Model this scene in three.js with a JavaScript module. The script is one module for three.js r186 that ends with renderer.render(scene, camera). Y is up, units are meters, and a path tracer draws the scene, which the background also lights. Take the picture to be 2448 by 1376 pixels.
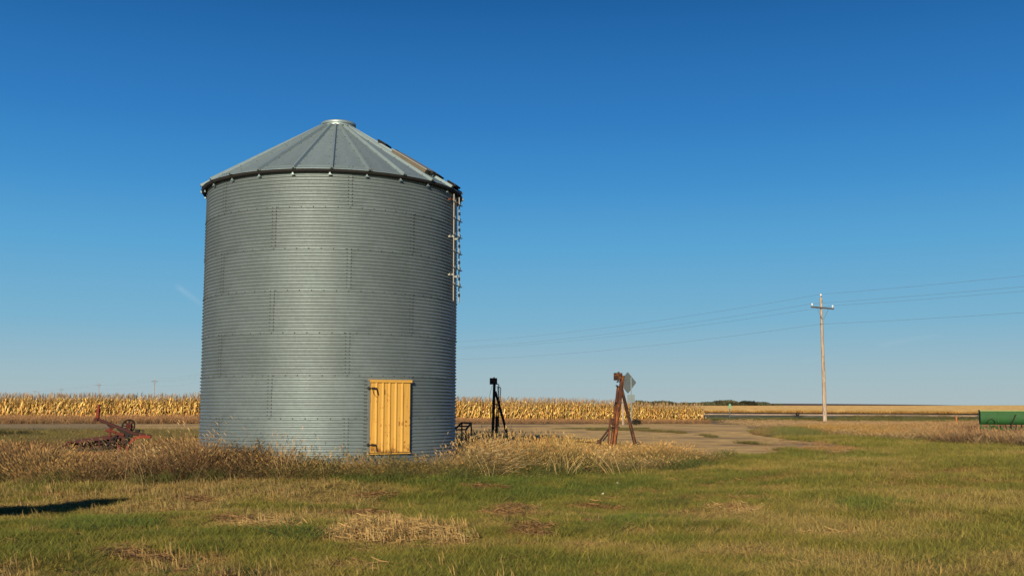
import * as THREE from 'three';
import { mergeGeometries } from 'three/addons/utils/BufferGeometryUtils.js';
import { RoundedBoxGeometry } from 'three/addons/geometries/RoundedBoxGeometry.js';

// ---------------------------------------------------------------- camera, sky, sun, exposure
const scene = new THREE.Scene();
const EYE = 1.5, F = 2480, PITCH = Math.atan(280 / F);
const camera = new THREE.PerspectiveCamera(2 * Math.atan(688 / F) * 180 / Math.PI, 1024 / 575, 0.1, 9000);
camera.position.set(0, EYE, 0);
camera.rotation.set(PITCH, 0, 0);

const renderer = new THREE.WebGLRenderer({ antialias: true });
renderer.toneMapping = THREE.LinearToneMapping;
const EXPOSURE = 1.35;
renderer.toneMappingExposure = EXPOSURE;
renderer.shadowMap.enabled = true;

const SUN_AZ = 10.5 * Math.PI / 180, SUN_EL = 14 * Math.PI / 180;
const sunDir = new THREE.Vector3(-Math.sin(SUN_AZ) * Math.cos(SUN_EL), Math.sin(SUN_EL), Math.cos(SUN_AZ) * Math.cos(SUN_EL));
const sun = new THREE.DirectionalLight(new THREE.Color().setRGB(1.0, 0.82, 0.57), 5.0);
sun.name = 'sun';
sun.position.copy(sunDir).multiplyScalar(200).add(new THREE.Vector3(0, 0, -40));
sun.target.position.set(0, 0, -40);
sun.castShadow = true;
sun.shadow.radius = 1.7;
Object.assign(sun.shadow.camera, { left: -90, right: 90, top: 90, bottom: -90, near: 1, far: 500 });
sun.shadow.mapSize.set(4096, 4096);
scene.add(sun, sun.target);

const lin = (c) => (c <= 0.04045 ? c / 12.92 : Math.pow((c + 0.055) / 1.055, 2.4));
const S = (r, g, b) => [lin(r / 255), lin(g / 255), lin(b / 255)];
const clamp = (x, a = 0, b = 1) => Math.min(b, Math.max(a, x));
const sstep = (a, b, x) => { const t = clamp((x - a) / (b - a)); return t * t * (3 - 2 * t); };
const mix = (a, b, t) => a + (b - a) * t;
const mix3 = (a, b, t) => [mix(a[0], b[0], t), mix(a[1], b[1], t), mix(a[2], b[2], t)];
function pl(pts, x) {                      // piecewise linear
  if (x <= pts[0][0]) return pts[0][1];
  for (let i = 1; i < pts.length; i++) if (x <= pts[i][0]) return mix(pts[i - 1][1], pts[i][1], (x - pts[i - 1][0]) / (pts[i][0] - pts[i - 1][0]));
  return pts[pts.length - 1][1];
}
// seeded randomness and noise
function rng(seed) { let s = seed >>> 0; return () => { s = (s + 0x6d2b79f5) | 0; let t = Math.imul(s ^ (s >>> 15), 1 | s); t = (t + Math.imul(t ^ (t >>> 7), 61 | t)) ^ t; return ((t ^ (t >>> 14)) >>> 0) / 4294967296; }; }
const hash2 = (x, y) => { let h = Math.imul(x, 374761393) + Math.imul(y, 668265263); h = Math.imul(h ^ (h >>> 13), 1274126177); return ((h ^ (h >>> 16)) >>> 0) / 4294967296; };
function vnoise(x, y) {
  const ix = Math.floor(x), iy = Math.floor(y), fx = x - ix, fy = y - iy, u = fx * fx * (3 - 2 * fx), v = fy * fy * (3 - 2 * fy);
  return mix(mix(hash2(ix, iy), hash2(ix + 1, iy), u), mix(hash2(ix, iy + 1), hash2(ix + 1, iy + 1), u), v);
}
const fbm = (x, y, o = 4) => { let s = 0, a = 0.5, n = 0; for (let i = 0; i < o; i++) { s += a * vnoise(x, y); n += a; a *= 0.5; x = x * 2.03 + 17.1; y = y * 2.03 + 9.7; } return s / n; };

// clear autumn sky, deep blue overhead, pale at the horizon, with two faint contrails
{
  const W = 4096, H = 2048, d = new Float32Array(W * H * 4);
  const stops = [[-90, S(172, 178, 172)], [0, S(171, 188, 191)], [1.6, S(160, 187, 196)], [4.5, S(124, 178, 206)], [8.5, S(92, 164, 210)], [12, S(67, 144, 204)], [15.4, S(51, 125, 192)], [22, S(31, 95, 160)], [34, S(18, 66, 128)], [60, S(10, 42, 96)], [90, S(8, 32, 82)]];
  const row = [];
  for (let y = 0; y < H; y++) {
    const el = ((y + 0.5) / H - 0.5) * 180;
    let k = 1; while (k < stops.length - 1 && el > stops[k][0]) k++;
    row.push(mix3(stops[k - 1][1], stops[k][1], sstep(0, 1, 0.5) * 0 + clamp((el - stops[k - 1][0]) / (stops[k][0] - stops[k - 1][0]))));
  }
  for (let y = 0; y < H; y++) for (let x = 0; x < W; x++) {
    const i = (y * W + x) * 4; for (let c = 0; c < 3; c++) d[i + c] = row[y][c] / EXPOSURE; d[i + 3] = 1;
  }
  // contrails: thin ice clouds [azimuth deg right of view, elevation] end points, width, strength
  for (const [a0, e0, a1, e1, w, s] of [[-18.2, 6.35, -16.6, 5.2, 0.16, 0.16], [19.2, 3.05, 22.6, 3.6, 0.14, 0.07], [12.0, 2.5, 15.5, 2.75, 0.22, 0.035], [15.3, 2.3, 17.5, 2.6, 0.16, 0.03]]) {
    const L = Math.hypot(a1 - a0, e1 - e0);
    for (let q = 0; q < L / 0.03; q++) for (let p = -8; p <= 8; p++) {
      const t = q * 0.03 / L, off = p * 0.045, a = mix(a0, a1, t) + off * (e1 - e0) / L * -1, e = mix(e0, e1, t) + off * (a1 - a0) / L;
      const lon = Math.atan2(-Math.cos(a * Math.PI / 180), Math.sin(a * Math.PI / 180));
      const X = Math.floor((lon / (2 * Math.PI) + 0.5) * W), Y = Math.floor((e / 180 + 0.5) * H), i = (Y * W + X) * 4;
      const v = s * Math.exp(-((off / w) ** 2) * 2.2) * sstep(0, 0.25, t) * (1 - 0.75 * t) * 0.16;
      for (let c = 0; c < 3; c++) d[i + c] = mix(d[i + c], 0.85 / EXPOSURE, v);
    }
  }
  const sky = new THREE.DataTexture(d, W, H, THREE.RGBAFormat, THREE.FloatType);
  sky.mapping = THREE.EquirectangularReflectionMapping; sky.magFilter = THREE.LinearFilter; sky.needsUpdate = true;
  scene.background = sky; scene.environment = sky;
}

// ---------------------------------------------------------------- helpers
const V = (x, y, z) => new THREE.Vector3(x, y, z);
const cP = Math.cos(PITCH), sP = Math.sin(PITCH);
const ray = (px, py) => { const u = (px - 1224) / F, v = (688 - py) / F; return [u, v * cP + sP, v * sP - cP]; };
const at = (px, py, depth) => { const r = ray(px, py), t = depth / -r[2]; return V(r[0] * t, EYE + r[1] * t, -depth); };       // point at a distance
const onGround = (px, py) => { const r = ray(px, py); let h = 0, p; for (let k = 0; k < 6; k++) { const t = (h - EYE) / r[1]; p = V(r[0] * t, h, r[2] * t); h = height(p.x, p.z); } p.y = h; return p; };
const project = (x, y, z) => { const dep = (y - EYE) * sP - z * cP, up = (y - EYE) * cP + z * sP; return [1224 + F * x / dep, 688 - F * up / dep]; };
const inPoly = (poly, x, y) => { let r = false; for (let i = 0, j = poly.length - 1; i < poly.length; j = i++) { const [xi, yi] = poly[i], [xj, yj] = poly[j]; if ((yi > y) !== (yj > y) && x < (xj - xi) * (y - yi) / (yj - yi) + xi) r = !r; } return r; };

const used = {};
function numbered(name) { used[name] = (used[name] ?? -1) + 1; return used[name] ? name + '_' + String(used[name]).padStart(3, '0') : name; }
function tag(o, label, category, group, kind) { Object.assign(o.userData, { label, category }); if (group) o.userData.group = group; if (kind) o.userData.kind = kind; return o; }
function thing(name, label, category, pos = V(0, 0, 0), turn = 0, group) {
  const g = new THREE.Group(); g.name = numbered(name); g.position.copy(pos); g.rotation.y = turn; scene.add(g); return tag(g, label, category, group);
}
function part(name, geo, m, parent) { const o = new THREE.Mesh(geo, m); o.name = name; o.castShadow = o.receiveShadow = true; parent.add(o); return o; }
function structure(name, geo, m, label) { const o = part(name, geo, m, scene); o.userData.kind = 'structure'; if (label) o.userData.label = label; return o; }

const Y = V(0, 1, 0);
function place(g, a, b) { const d = b.clone().sub(a); g.applyQuaternion(new THREE.Quaternion().setFromUnitVectors(Y, d.clone().normalize())); g.translate((a.x + b.x) / 2, (a.y + b.y) / 2, (a.z + b.z) / 2); return g; }
const rod = (a, b, r, r2 = r, n = 12) => place(new THREE.CylinderGeometry(r2, r, a.distanceTo(b), n, 1), a, b);
const beam = (a, b, w, d = w, roll = 0) => { const g = new RoundedBoxGeometry(w, a.distanceTo(b), d, 1, Math.min(w, d) * 0.12); g.rotateY(roll); return place(g, a, b); };
const box = (w, h, d, x, y, z, r = 0.06) => { const g = new RoundedBoxGeometry(w, h, d, 1, Math.min(w, h, d) * r); g.translate(x, y, z); return g; };
const bent = (pts, r, n = 8, seg = 24) => new THREE.TubeGeometry(new THREE.CatmullRomCurve3(pts, false, 'catmullrom', 0.3), seg, r, n);
const plain = (g) => { const o = g.index ? g.toNonIndexed() : g; for (const k of Object.keys(o.attributes)) if (!['position', 'normal', 'uv'].includes(k)) o.deleteAttribute(k); return o; };
const joined = (...gs) => mergeGeometries(gs.map(plain));

// computed textures
function tex(size, f, rep = [1, 1], srgb = true) {
  const a = new Uint8Array(size * size * 4);
  for (let y = 0; y < size; y++) for (let x = 0; x < size; x++) { const c = f(x / size, y / size, x, y), i = (y * size + x) * 4; for (let k = 0; k < 3; k++) a[i + k] = clamp(c[k] ?? c[0]) * 255; a[i + 3] = 255; }
  const t = new THREE.DataTexture(a, size, size); t.wrapS = t.wrapT = THREE.RepeatWrapping; t.magFilter = THREE.LinearFilter; t.minFilter = THREE.LinearMipmapLinearFilter; t.generateMipmaps = true;
  if (srgb) t.colorSpace = THREE.SRGBColorSpace; t.repeat.set(...rep); t.needsUpdate = true; return t;
}
// seamless noise on a torus of n cells
function tnoise(x, y, n, seed = 0) {
  const X = x * n, Yy = y * n, ix = Math.floor(X), iy = Math.floor(Yy), fx = X - ix, fy = Yy - iy, u = fx * fx * (3 - 2 * fx), v = fy * fy * (3 - 2 * fy), h = (i, j) => hash2(((i % n) + n) % n + seed * 131, ((j % n) + n) % n + seed * 57);
  return mix(mix(h(ix, iy), h(ix + 1, iy), u), mix(h(ix, iy + 1), h(ix + 1, iy + 1), u), v);
}
const tfbm = (x, y, n, o, seed = 0) => { let s = 0, a = 0.5, t = 0; for (let i = 0; i < o; i++) { s += a * tnoise(x, y, n << i, seed + i); t += a; a *= 0.55; } return s / t; };
const grit = tex(512, (x, y) => { const n = tfbm(x, y, 6, 6, 3), g = 0.90 + 0.40 * (n - 0.5); return [g]; });
const galvTex = tex(512, (x, y) => { const n = tfbm(x, y, 4, 5, 5), s = tfbm(x, y, 40, 2, 9), g = 0.90 + 0.08 * (n - 0.5) + 0.07 * (s - 0.5); return [g, g, g * 0.985]; });
const galvRough = tex(512, (x, y) => { const n = tfbm(x, y, 5, 5, 15), s = tfbm(x, y, 50, 2, 19); return [0, clamp(0.80 + 0.14 * (n - 0.5) + 0.14 * (s - 0.5)), 1]; }, [1, 1], false);
const rustTex = tex(512, (x, y) => { const n = tfbm(x, y, 5, 6, 21), m = tfbm(x, y, 18, 4, 31); const k = sstep(0.42, 0.62, n * 0.6 + m * 0.4); return mix3([0.36, 0.21, 0.15], [0.72, 0.50, 0.26], k).map((c) => c * (0.75 + 0.5 * m)); });
const paintTex = tex(512, (x, y) => { const n = tfbm(x, y, 4, 6, 41), m = tfbm(x, y, 30, 3, 43), k = sstep(0.60, 0.68, n * 0.55 + m * 0.45), g = 0.86 + 0.25 * (n - 0.5); return mix3([g, g, g], [0.42, 0.30, 0.22], k * 0.8); });
const doorTex = tex(512, (x, y) => { const n = tfbm(x, y, 3, 5, 61), m = tfbm(x, y * 0.999, 36, 3, 63), st = tfbm(x, y, 9, 4, 65); const g = 0.93 + 0.16 * (n - 0.5), k = sstep(0.78, 0.84, m) * 0.35 + sstep(0.62, 0.78, st) * 0.08; const low = sstep(0.16, 0.0, y) * sstep(0.40, 0.62, tfbm(x, y, 14, 4, 67)) * 0.75 + sstep(0.70, 0.76, tfbm(x, y, 22, 3, 69)) * 0.6; return mix3(mix3([g, g, g], [0.55, 0.38, 0.16], k), [0.50, 0.36, 0.25], clamp(low)); });
const woodTex = tex(256, (x, y) => { const n = tnoise(x, y, 32, 71) * 0.5 + tnoise(x, y * 0.06, 48, 73) * 0.5, g = 0.6 + 0.55 * (n - 0.3); return [g, g * 0.97, g * 0.93]; });

const std = (rgb, roughness, metalness = 0, o = {}) => { const m = new THREE.MeshStandardMaterial({ roughness, metalness, side: THREE.DoubleSide, ...o }); m.color.setRGB(...rgb); return m; };
const M = {
  galv: [1.0, 0.95, 1.05, 0.975].map((k) => std([0.25 * k, 0.315 * k, 0.345 * k], 0.68, 0.62, { map: galvTex, roughnessMap: galvRough })),
  roof: [1.0, 0.94, 1.05].map((k) => std([0.285 * k, 0.385 * k, 0.43 * k], 0.66, 0.45, { map: galvTex, roughnessMap: galvRough })),
  bolt: std([0.05, 0.05, 0.05], 0.6, 0.3),
  zinc: std([0.22, 0.235, 0.235], 0.5, 0.4, { map: galvTex }),
  dark: std([0.014, 0.012, 0.012], 0.92, 0, { map: grit }),
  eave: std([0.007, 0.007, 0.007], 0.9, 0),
  rubber: std([0.012, 0.012, 0.012], 0.95, 0, { map: grit }),
  rust: std([0.36, 0.27, 0.24], 0.85, 0.0, { map: rustTex }),
  rustDark: std([0.17, 0.14, 0.13], 0.85, 0.0, { map: rustTex }),
  yellow: std([0.60, 0.345, 0.066], 0.7, 0, { map: doorTex }),
  yellowRust: std([0.13, 0.11, 0.075], 0.8, 0, { map: grit }),
  red: std([0.135, 0.014, 0.008], 0.85, 0, { map: paintTex }),
  redDark: std([0.060, 0.012, 0.010], 0.85, 0, { map: paintTex }),
  orange: std([0.20, 0.026, 0.008], 0.85, 0, { map: paintTex }),
  green: std([0.012, 0.105, 0.020], 0.75, 0, { map: paintTex }),
  lime: std([0.30, 0.32, 0.09], 0.6, 0, { map: paintTex }),
  concrete: std([0.36, 0.34, 0.30], 0.95, 0, { map: grit }),
  poleWood: std([0.66, 0.57, 0.48], 0.9, 0, { map: woodTex }),
  armWood: std([0.16, 0.145, 0.135], 0.9, 0, { map: woodTex }),
  porcelain: std([0.75, 0.72, 0.68], 0.3),
  wire: std([0.16, 0.20, 0.25], 0.6, 0.3),
  signBack: std([0.10, 0.135, 0.165], 0.6, 0.2, { map: galvTex }),
  signPlate: std([0.23, 0.30, 0.34], 0.5, 0.1, { map: galvTex }),
  fluor: std([0.40, 0.10, 0.025], 0.8),
  mileGreen: std([0.12, 0.32, 0.20], 0.5),
};
const leafMat = (r = 0.85) => { const m = new THREE.MeshStandardMaterial({ roughness: r, side: THREE.DoubleSide, vertexColors: true }); return m; };

// ---------------------------------------------------------------- where things lie on the ground
// outlines are given as picture-frame coordinates of ground points, turned into metres by onGround
const ROOT = [[-900, 1172], [0, 1160], [200, 1158], [450, 1150], [560, 1148], [700, 1147], [800, 1146], [1000, 1147], [1200, 1143], [1400, 1134], [1600, 1123], [1690, 1113], [1745, 1103]];
const FARLIM = [[-900, 1074], [0, 1078], [440, 1070], [600, 1050], [1090, 1056], [1200, 1060], [1300, 1064], [1450, 1072], [1550, 1086], [1650, 1100], [1745, 1103]];
const WEED_NEAR = [[1870, 1024], [1950, 1034], [2080, 1050], [2200, 1058], [2300, 1064], [2448, 1070], [3300, 1090]];
const DRIVE = [[300, 1014], [1000, 1014.5], [1400, 1013.5], [1700, 1012.5], [1800, 1017], [1790, 1030], [1840, 1044], [1905, 1052], [1990, 1061], [2080, 1074], [2110, 1083], [2000, 1084.5], [1900, 1078], [1872, 1078], [1850, 1086], [1740, 1096], [1620, 1094], [1450, 1068], [1300, 1058], [1090, 1050], [1000, 1030], [300, 1026]];
const SIL = V(-3.90, 0, -22.41), SR = 2.68;                       // bin axis and radius
const roadDir = V(-0.768, 0, -0.640), roadOut = V(0.640, 0, -0.768), road0 = V(58, 0, -118);
const roadW = (x, z) => (x - road0.x) * roadOut.x + (z - road0.z) * roadOut.z;
const inRing = (x, z, m = 0) => Math.hypot(x - SIL.x, z - SIL.z) < SR + m;

function height(x, z) {
  const d = Math.hypot(x, z);
  let h = (fbm(x * 0.55 + 3, z * 0.55 + 8, 3) - 0.5) * 0.16 * sstep(60, 20, d) + (fbm(x * 0.08, z * 0.08, 2) - 0.5) * 0.12 * sstep(90, 40, d);
  h -= 0.18 * sstep(70, 100, -z) * sstep(-20, 20, x) * sstep(-2, -14, roadW(x, z));
  const w = roadW(x, z);
  h += 0.22 * sstep(-7, -1.5, w) + 0.14 * sstep(11.5, 19, w);
  h += 0.23 * sstep(7.2, 2.9, Math.hypot(x - SIL.x, z - SIL.z));
  return h;
}
const T_PATCH = [  // [px, py, rx, ry, kind] kind 1 pale straw, 2 brown thatch, 3 lush green
  [930, 1282, 165, 30, 1], [1090, 1300, 50, 16, 1], [660, 1260, 80, 9, 1], [1170, 1166, 70, 7, 2], [880, 1190, 60, 7, 2], [1215, 1228, 55, 12, 2], [460, 1200, 60, 6, 2], [600, 1250, 80, 10, 2], [845, 1232, 85, 9, 2], [1085, 1285, 30, 8, 2], [1260, 1272, 60, 8, 2], [1430, 1218, 70, 7, 2],
  [340, 1335, 60, 14, 2], [715, 1283, 26, 22, 3], [1320, 1180, 130, 14, 3], [1050, 1150, 300, 9, 3], [1760, 1215, 70, 10, 1], [2000, 1282, 80, 8, 1], [2010, 1088, 60, 6, 2], [2290, 1132, 50, 5, 2], [2150, 1148, 40, 6, 2],
  [1650, 1107, 90, 5, 3], [1980, 1094, 130, 6, 3], [1520, 1250, 60, 10, 3], [2070, 1215, 60, 9, 3], [230, 1265, 140, 14, 3], [1420, 1170, 80, 10, 3],
];
function patches(px, py) { const w = [0, 0, 0, 0]; for (const [a, b, rx, ry, k] of T_PATCH) { const q = ((px - a) / rx) ** 2 + ((py - b) / ry) ** 2; if (q < 1.6) w[k] = Math.max(w[k], sstep(1.6, 0.5, q)); } return w; }
// how straw-coloured (0 green .. 1 straw) and how rusty the mown grass is at a place
function mownLook(x, z, px, py) {
  const a = fbm(x * 0.34 + 40, z * 0.42 + 11, 4), b = fbm(x * 1.3 + 7, z * 1.9 + 77, 3), c = fbm(x * 0.2 + 91, z * 0.3 + 5, 2);
  let straw = 0.06 + 0.9 * sstep(0.33, 0.68, a * 0.55 + b * 0.45), rust = 0.8 * sstep(0.62, 0.76, b * 0.6 + c * 0.4);
  straw += 0.30 * sstep(1175, 1150, py) * sstep(800, 500, px) * sstep(1120, 1150, py);
  straw -= 0.25 * sstep(1135, 1120, py) * sstep(1000, 1200, px) * 0 + 0.28 * sstep(1215, 1160, py) * sstep(700, 950, px) * sstep(1650, 1450, px);
  straw += 0.10 * sstep(1320, 1376, py) * sstep(1400, 1000, px) - 0.16 * sstep(1250, 1700, px) * 0.8 - 0.10 * sstep(700, 300, px) * sstep(1190, 1230, py);
  const w = patches(px + (fbm(x * 1.2, z * 1.2, 3) - 0.5) * 150, py + (fbm(x * 1.2 + 31, z * 1.2 + 5, 3) - 0.5) * 34);
  straw = clamp(straw + w[1] - w[3] * 0.8); rust = clamp(rust + w[2] - w[3] - w[1] * 0.6);
  return { straw, rust, w };
}

// ---------------------------------------------------------------- ground, one sheet out to the horizon
{
  const rings = [0]; for (let r = 1.2; r < 7600; r *= (r < 60 ? 1.028 : r < 250 ? 1.035 : 1.09)) rings.push(r);
  const angs = []; for (let a = -180; a < 180;) { angs.push(a); a += Math.abs(a + (a < 0 ? 0.001 : 0)) < 36 ? 0.3 : 3; } angs.push(180);
  const pos = [], col = [], uv = [], idx = [], n = angs.length;
  for (const r of rings) for (const a of angs) {
    const t = a * Math.PI / 180, x = r * Math.sin(t), z = -r * Math.cos(t), y = height(x, z);
    let c = [0.12, 0.115, 0.030];
    const n1 = fbm(x * 0.5, z * 0.5, 3);
    if (z < -4 && Math.abs(a) < 80) {
      const [px, py] = project(x, y, z), w = roadW(x, z), k = mownLook(x, z, px, py);
      c = mix3(mix3([0.060, 0.072, 0.018], [0.27, 0.185, 0.070], k.straw), [0.16, 0.075, 0.03], k.rust * 0.8);
      const tan = [0.90, 0.575, 0.17], dry = [0.56, 0.40, 0.20];
      if (py < 1070 && px < 1750) c = mix3(c, [0.20, 0.14, 0.065], sstep(1074, 1060, py));
      if (px < 700) { c = mix3(c, [0.10, 0.10, 0.03], sstep(1050, 1030, py)); c = mix3(c, [0.44, 0.30, 0.11], sstep(1027, 1021, py)); }
      if (px >= 1700 || py < 1012) c = mix3(c, dry, sstep(1060, 1030, py) * sstep(1690, 1800, px));
      if (py < 1013) c = mix3(c, [0.25, 0.165, 0.085], sstep(1013, 1010, py));
      const edge = (fbm(x * 0.9, z * 0.9, 3) - 0.5) * 10 * sstep(1000, 1060, py);
      if (px > 250 && inPoly(DRIVE, px + edge * 2, py + edge * 0.6)) {
        c = mix3(tan, [0.70, 0.45, 0.15], sstep(0.45, 0.8, n1) * 0.7);
        c = mix3(c, [0.40, 0.235, 0.085], 0.75 * sstep(0.56, 0.70, fbm(x * 0.22 + 7, z * 1.1 + 2, 4)));
        const strip = sstep(1840, 1960, px);                                        // the straw-strewn wheel tracks to the right
        c = mix3(c, mix3([0.60, 0.42, 0.20], [0.26, 0.14, 0.05], sstep(0.45, 0.7, fbm(x * 0.4, z * 1.6, 3))), strip);
      }
      if (px > 1500 && -w > 1.5 && -w < 26 && z < -85) c = mix3(c, [0.075, 0.095, 0.025], sstep(26, 20, -w) * 0.9);
      if (w > -1.5 && px > 1400) c = [0.46, 0.37, 0.27];
      if (w > 12.5) c = [0.36, 0.235, 0.085];
    }
    c = c.map((v) => v * (0.86 + 0.28 * n1));
    pos.push(x, y, z); col.push(...c); uv.push(x / 3, z / 3);
  }
  for (let i = 0; i < rings.length - 1; i++) for (let j = 0; j < n - 1; j++) { const p = i * n + j, q = p + n; if (i) idx.push(p, p + 1, q + 1); idx.push(p, q + 1, q); }
  const g = new THREE.BufferGeometry();
  g.setAttribute('position', new THREE.Float32BufferAttribute(pos, 3)); g.setAttribute('color', new THREE.Float32BufferAttribute(col, 3)); g.setAttribute('uv', new THREE.Float32BufferAttribute(uv, 2)); g.setIndex(idx);
  g.computeVertexNormals();
  const nn = g.attributes.normal; if (nn.getY(n * 5) < 0) { for (let i = 0; i < idx.length; i += 3) { const t = idx[i]; idx[i] = idx[i + 1]; idx[i + 1] = t; } g.setIndex(idx); g.computeVertexNormals(); }
  const m = new THREE.MeshStandardMaterial({ vertexColors: true, roughness: 1, map: grit, bumpMap: grit, bumpScale: 0.05 });
  structure('ground', g, m, 'flat farm ground of mown grass, bare gravel and dry verge reaching to the horizon');
}
// sheets that run along the highway: s along, w across (metres)
function alongRoad(w0, w1, s0, s1, ns, nw, yf, uvs = 4) {
  const pos = [], uv = [], idx = [];
  for (let i = 0; i <= ns; i++) for (let j = 0; j <= nw; j++) {
    const s = mix(s0, s1, i / ns), w = mix(w0, w1, j / nw), x = road0.x + roadDir.x * s + roadOut.x * w, z = road0.z + roadDir.z * s + roadOut.z * w;
    pos.push(x, yf(x, z, s, w), z); uv.push(s / uvs, w / uvs);
    if (i < ns && j < nw) { const p = i * (nw + 1) + j, q = p + nw + 1; idx.push(p, p + 1, q + 1, p, q + 1, q); }
  }
  const g = new THREE.BufferGeometry(); g.setAttribute('position', new THREE.Float32BufferAttribute(pos, 3)); g.setAttribute('uv', new THREE.Float32BufferAttribute(uv, 2)); g.setIndex(idx); g.computeVertexNormals();
  if (g.attributes.normal.getY(0) < 0) { for (let i = 0; i < idx.length; i += 3) { const t = idx[i]; idx[i] = idx[i + 1]; idx[i + 1] = t; } g.setIndex(idx); g.computeVertexNormals(); }
  return g;
}
const RY = 0.27;
structure('highway', joined(alongRoad(0, 10, -160, 420, 120, 4, () => RY + 0.012), alongRoad(-0.01, 0, -160, 420, 60, 1, (x, z, s, w) => (w < -0.005 ? RY - 0.25 : RY + 0.012))), std([0.52, 0.38, 0.25], 0.95, 0, { map: grit }), 'grey two-lane highway crossing behind the pole');
structure('road_markings', joined(alongRoad(0.55, 0.72, -160, 420, 60, 1, () => RY + 0.018), alongRoad(9.3, 9.47, -160, 420, 60, 1, () => RY + 0.018), alongRoad(4.9, 5.1, -160, 420, 60, 1, () => RY + 0.018)), std([0.72, 0.68, 0.58], 0.8));

// ---------------------------------------------------------------- blades, clumps and scattering
class Leafy {
  constructor() { this.p = []; this.c = []; this.i = []; }
  strip(pts, widths, side, colors) {       // ribbon through pts
    const b = this.p.length / 3;
    pts.forEach((q, k) => { const w = widths[k], s = Array.isArray(side[0]) ? side[k] : side; this.p.push(q[0] - s[0] * w, q[1] - s[1] * w, q[2] - s[2] * w, q[0] + s[0] * w, q[1] + s[1] * w, q[2] + s[2] * w); this.c.push(...colors[k], ...colors[k]); });
    for (let k = 0; k < pts.length - 1; k++) { const a = b + 2 * k; this.i.push(a, a + 1, a + 3, a, a + 3, a + 2); }
  }
  blade(x, z, h, w, az, lean, curve, c0, c1, seg = 3, face = az + 1.57) {
    const pts = [], ws = [], cs = [], dx = Math.cos(az), dz = Math.sin(az);
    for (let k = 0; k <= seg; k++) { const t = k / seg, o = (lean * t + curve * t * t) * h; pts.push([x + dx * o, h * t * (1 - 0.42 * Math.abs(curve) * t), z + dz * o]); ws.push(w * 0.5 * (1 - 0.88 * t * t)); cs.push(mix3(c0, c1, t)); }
    this.strip(pts, ws, [Math.cos(face), 0, Math.sin(face)], cs);
    return pts[seg];
  }
  geo() { const g = new THREE.BufferGeometry(); g.setAttribute('position', new THREE.Float32BufferAttribute(this.p, 3)); g.setAttribute('color', new THREE.Float32BufferAttribute(this.c, 3)); g.setIndex(this.i); g.computeVertexNormals(); return g; }
}
const tmpM = new THREE.Matrix4(), tmpQ = new THREE.Quaternion(), tmpC = new THREE.Color();
function scatter(name, geos, material, items, label, category, childName) {       // one uncountable mass
  const top = new THREE.Group(); top.name = numbered(name); tag(top, label, category, null, 'stuff'); scene.add(top);
  geos.forEach((g, k) => {
    const list = items.filter((_, i) => i % geos.length === k); if (!list.length) return;
    const m = new THREE.InstancedMesh(g, material, list.length); m.name = childName; m.userData.kind = 'stuff'; m.castShadow = m.receiveShadow = true;
    list.forEach((o, i) => {
      tmpQ.setFromEuler(new THREE.Euler(o.tx ?? 0, 0, o.tz ?? 0)); const q2 = new THREE.Quaternion().setFromAxisAngle(Y, o.ry ?? 0); tmpQ.multiply(q2);
      tmpM.compose(V(o.x, o.y, o.z), tmpQ, V(o.s, o.sy ?? o.s, o.s)); m.setMatrixAt(i, tmpM); m.setColorAt(i, tmpC.setRGB(...o.c));
    });
    top.add(m);
  });
  return top;
}
function sector(R, N, d0, d1, half, fn, pow = 0) {        // N tries spread evenly over the logarithm of the distance
  for (let k = 0; k < N; k++) { const a = (R() * 2 - 1) * half, d = d0 * Math.pow(d1 / d0, pow ? Math.pow(R(), pow) : R()), x = d * Math.tan(a), z = -d; const [px, py] = project(x, height(x, z), z); fn(x, z, px, py, d); }
}
const jig = (R, c, a) => { const k = 1 + (R() - 0.5) * a, h = (R() - 0.5) * a * 0.35; return [c[0] * k * (1 + h), c[1] * k, c[2] * k * (1 - h)]; };

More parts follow.
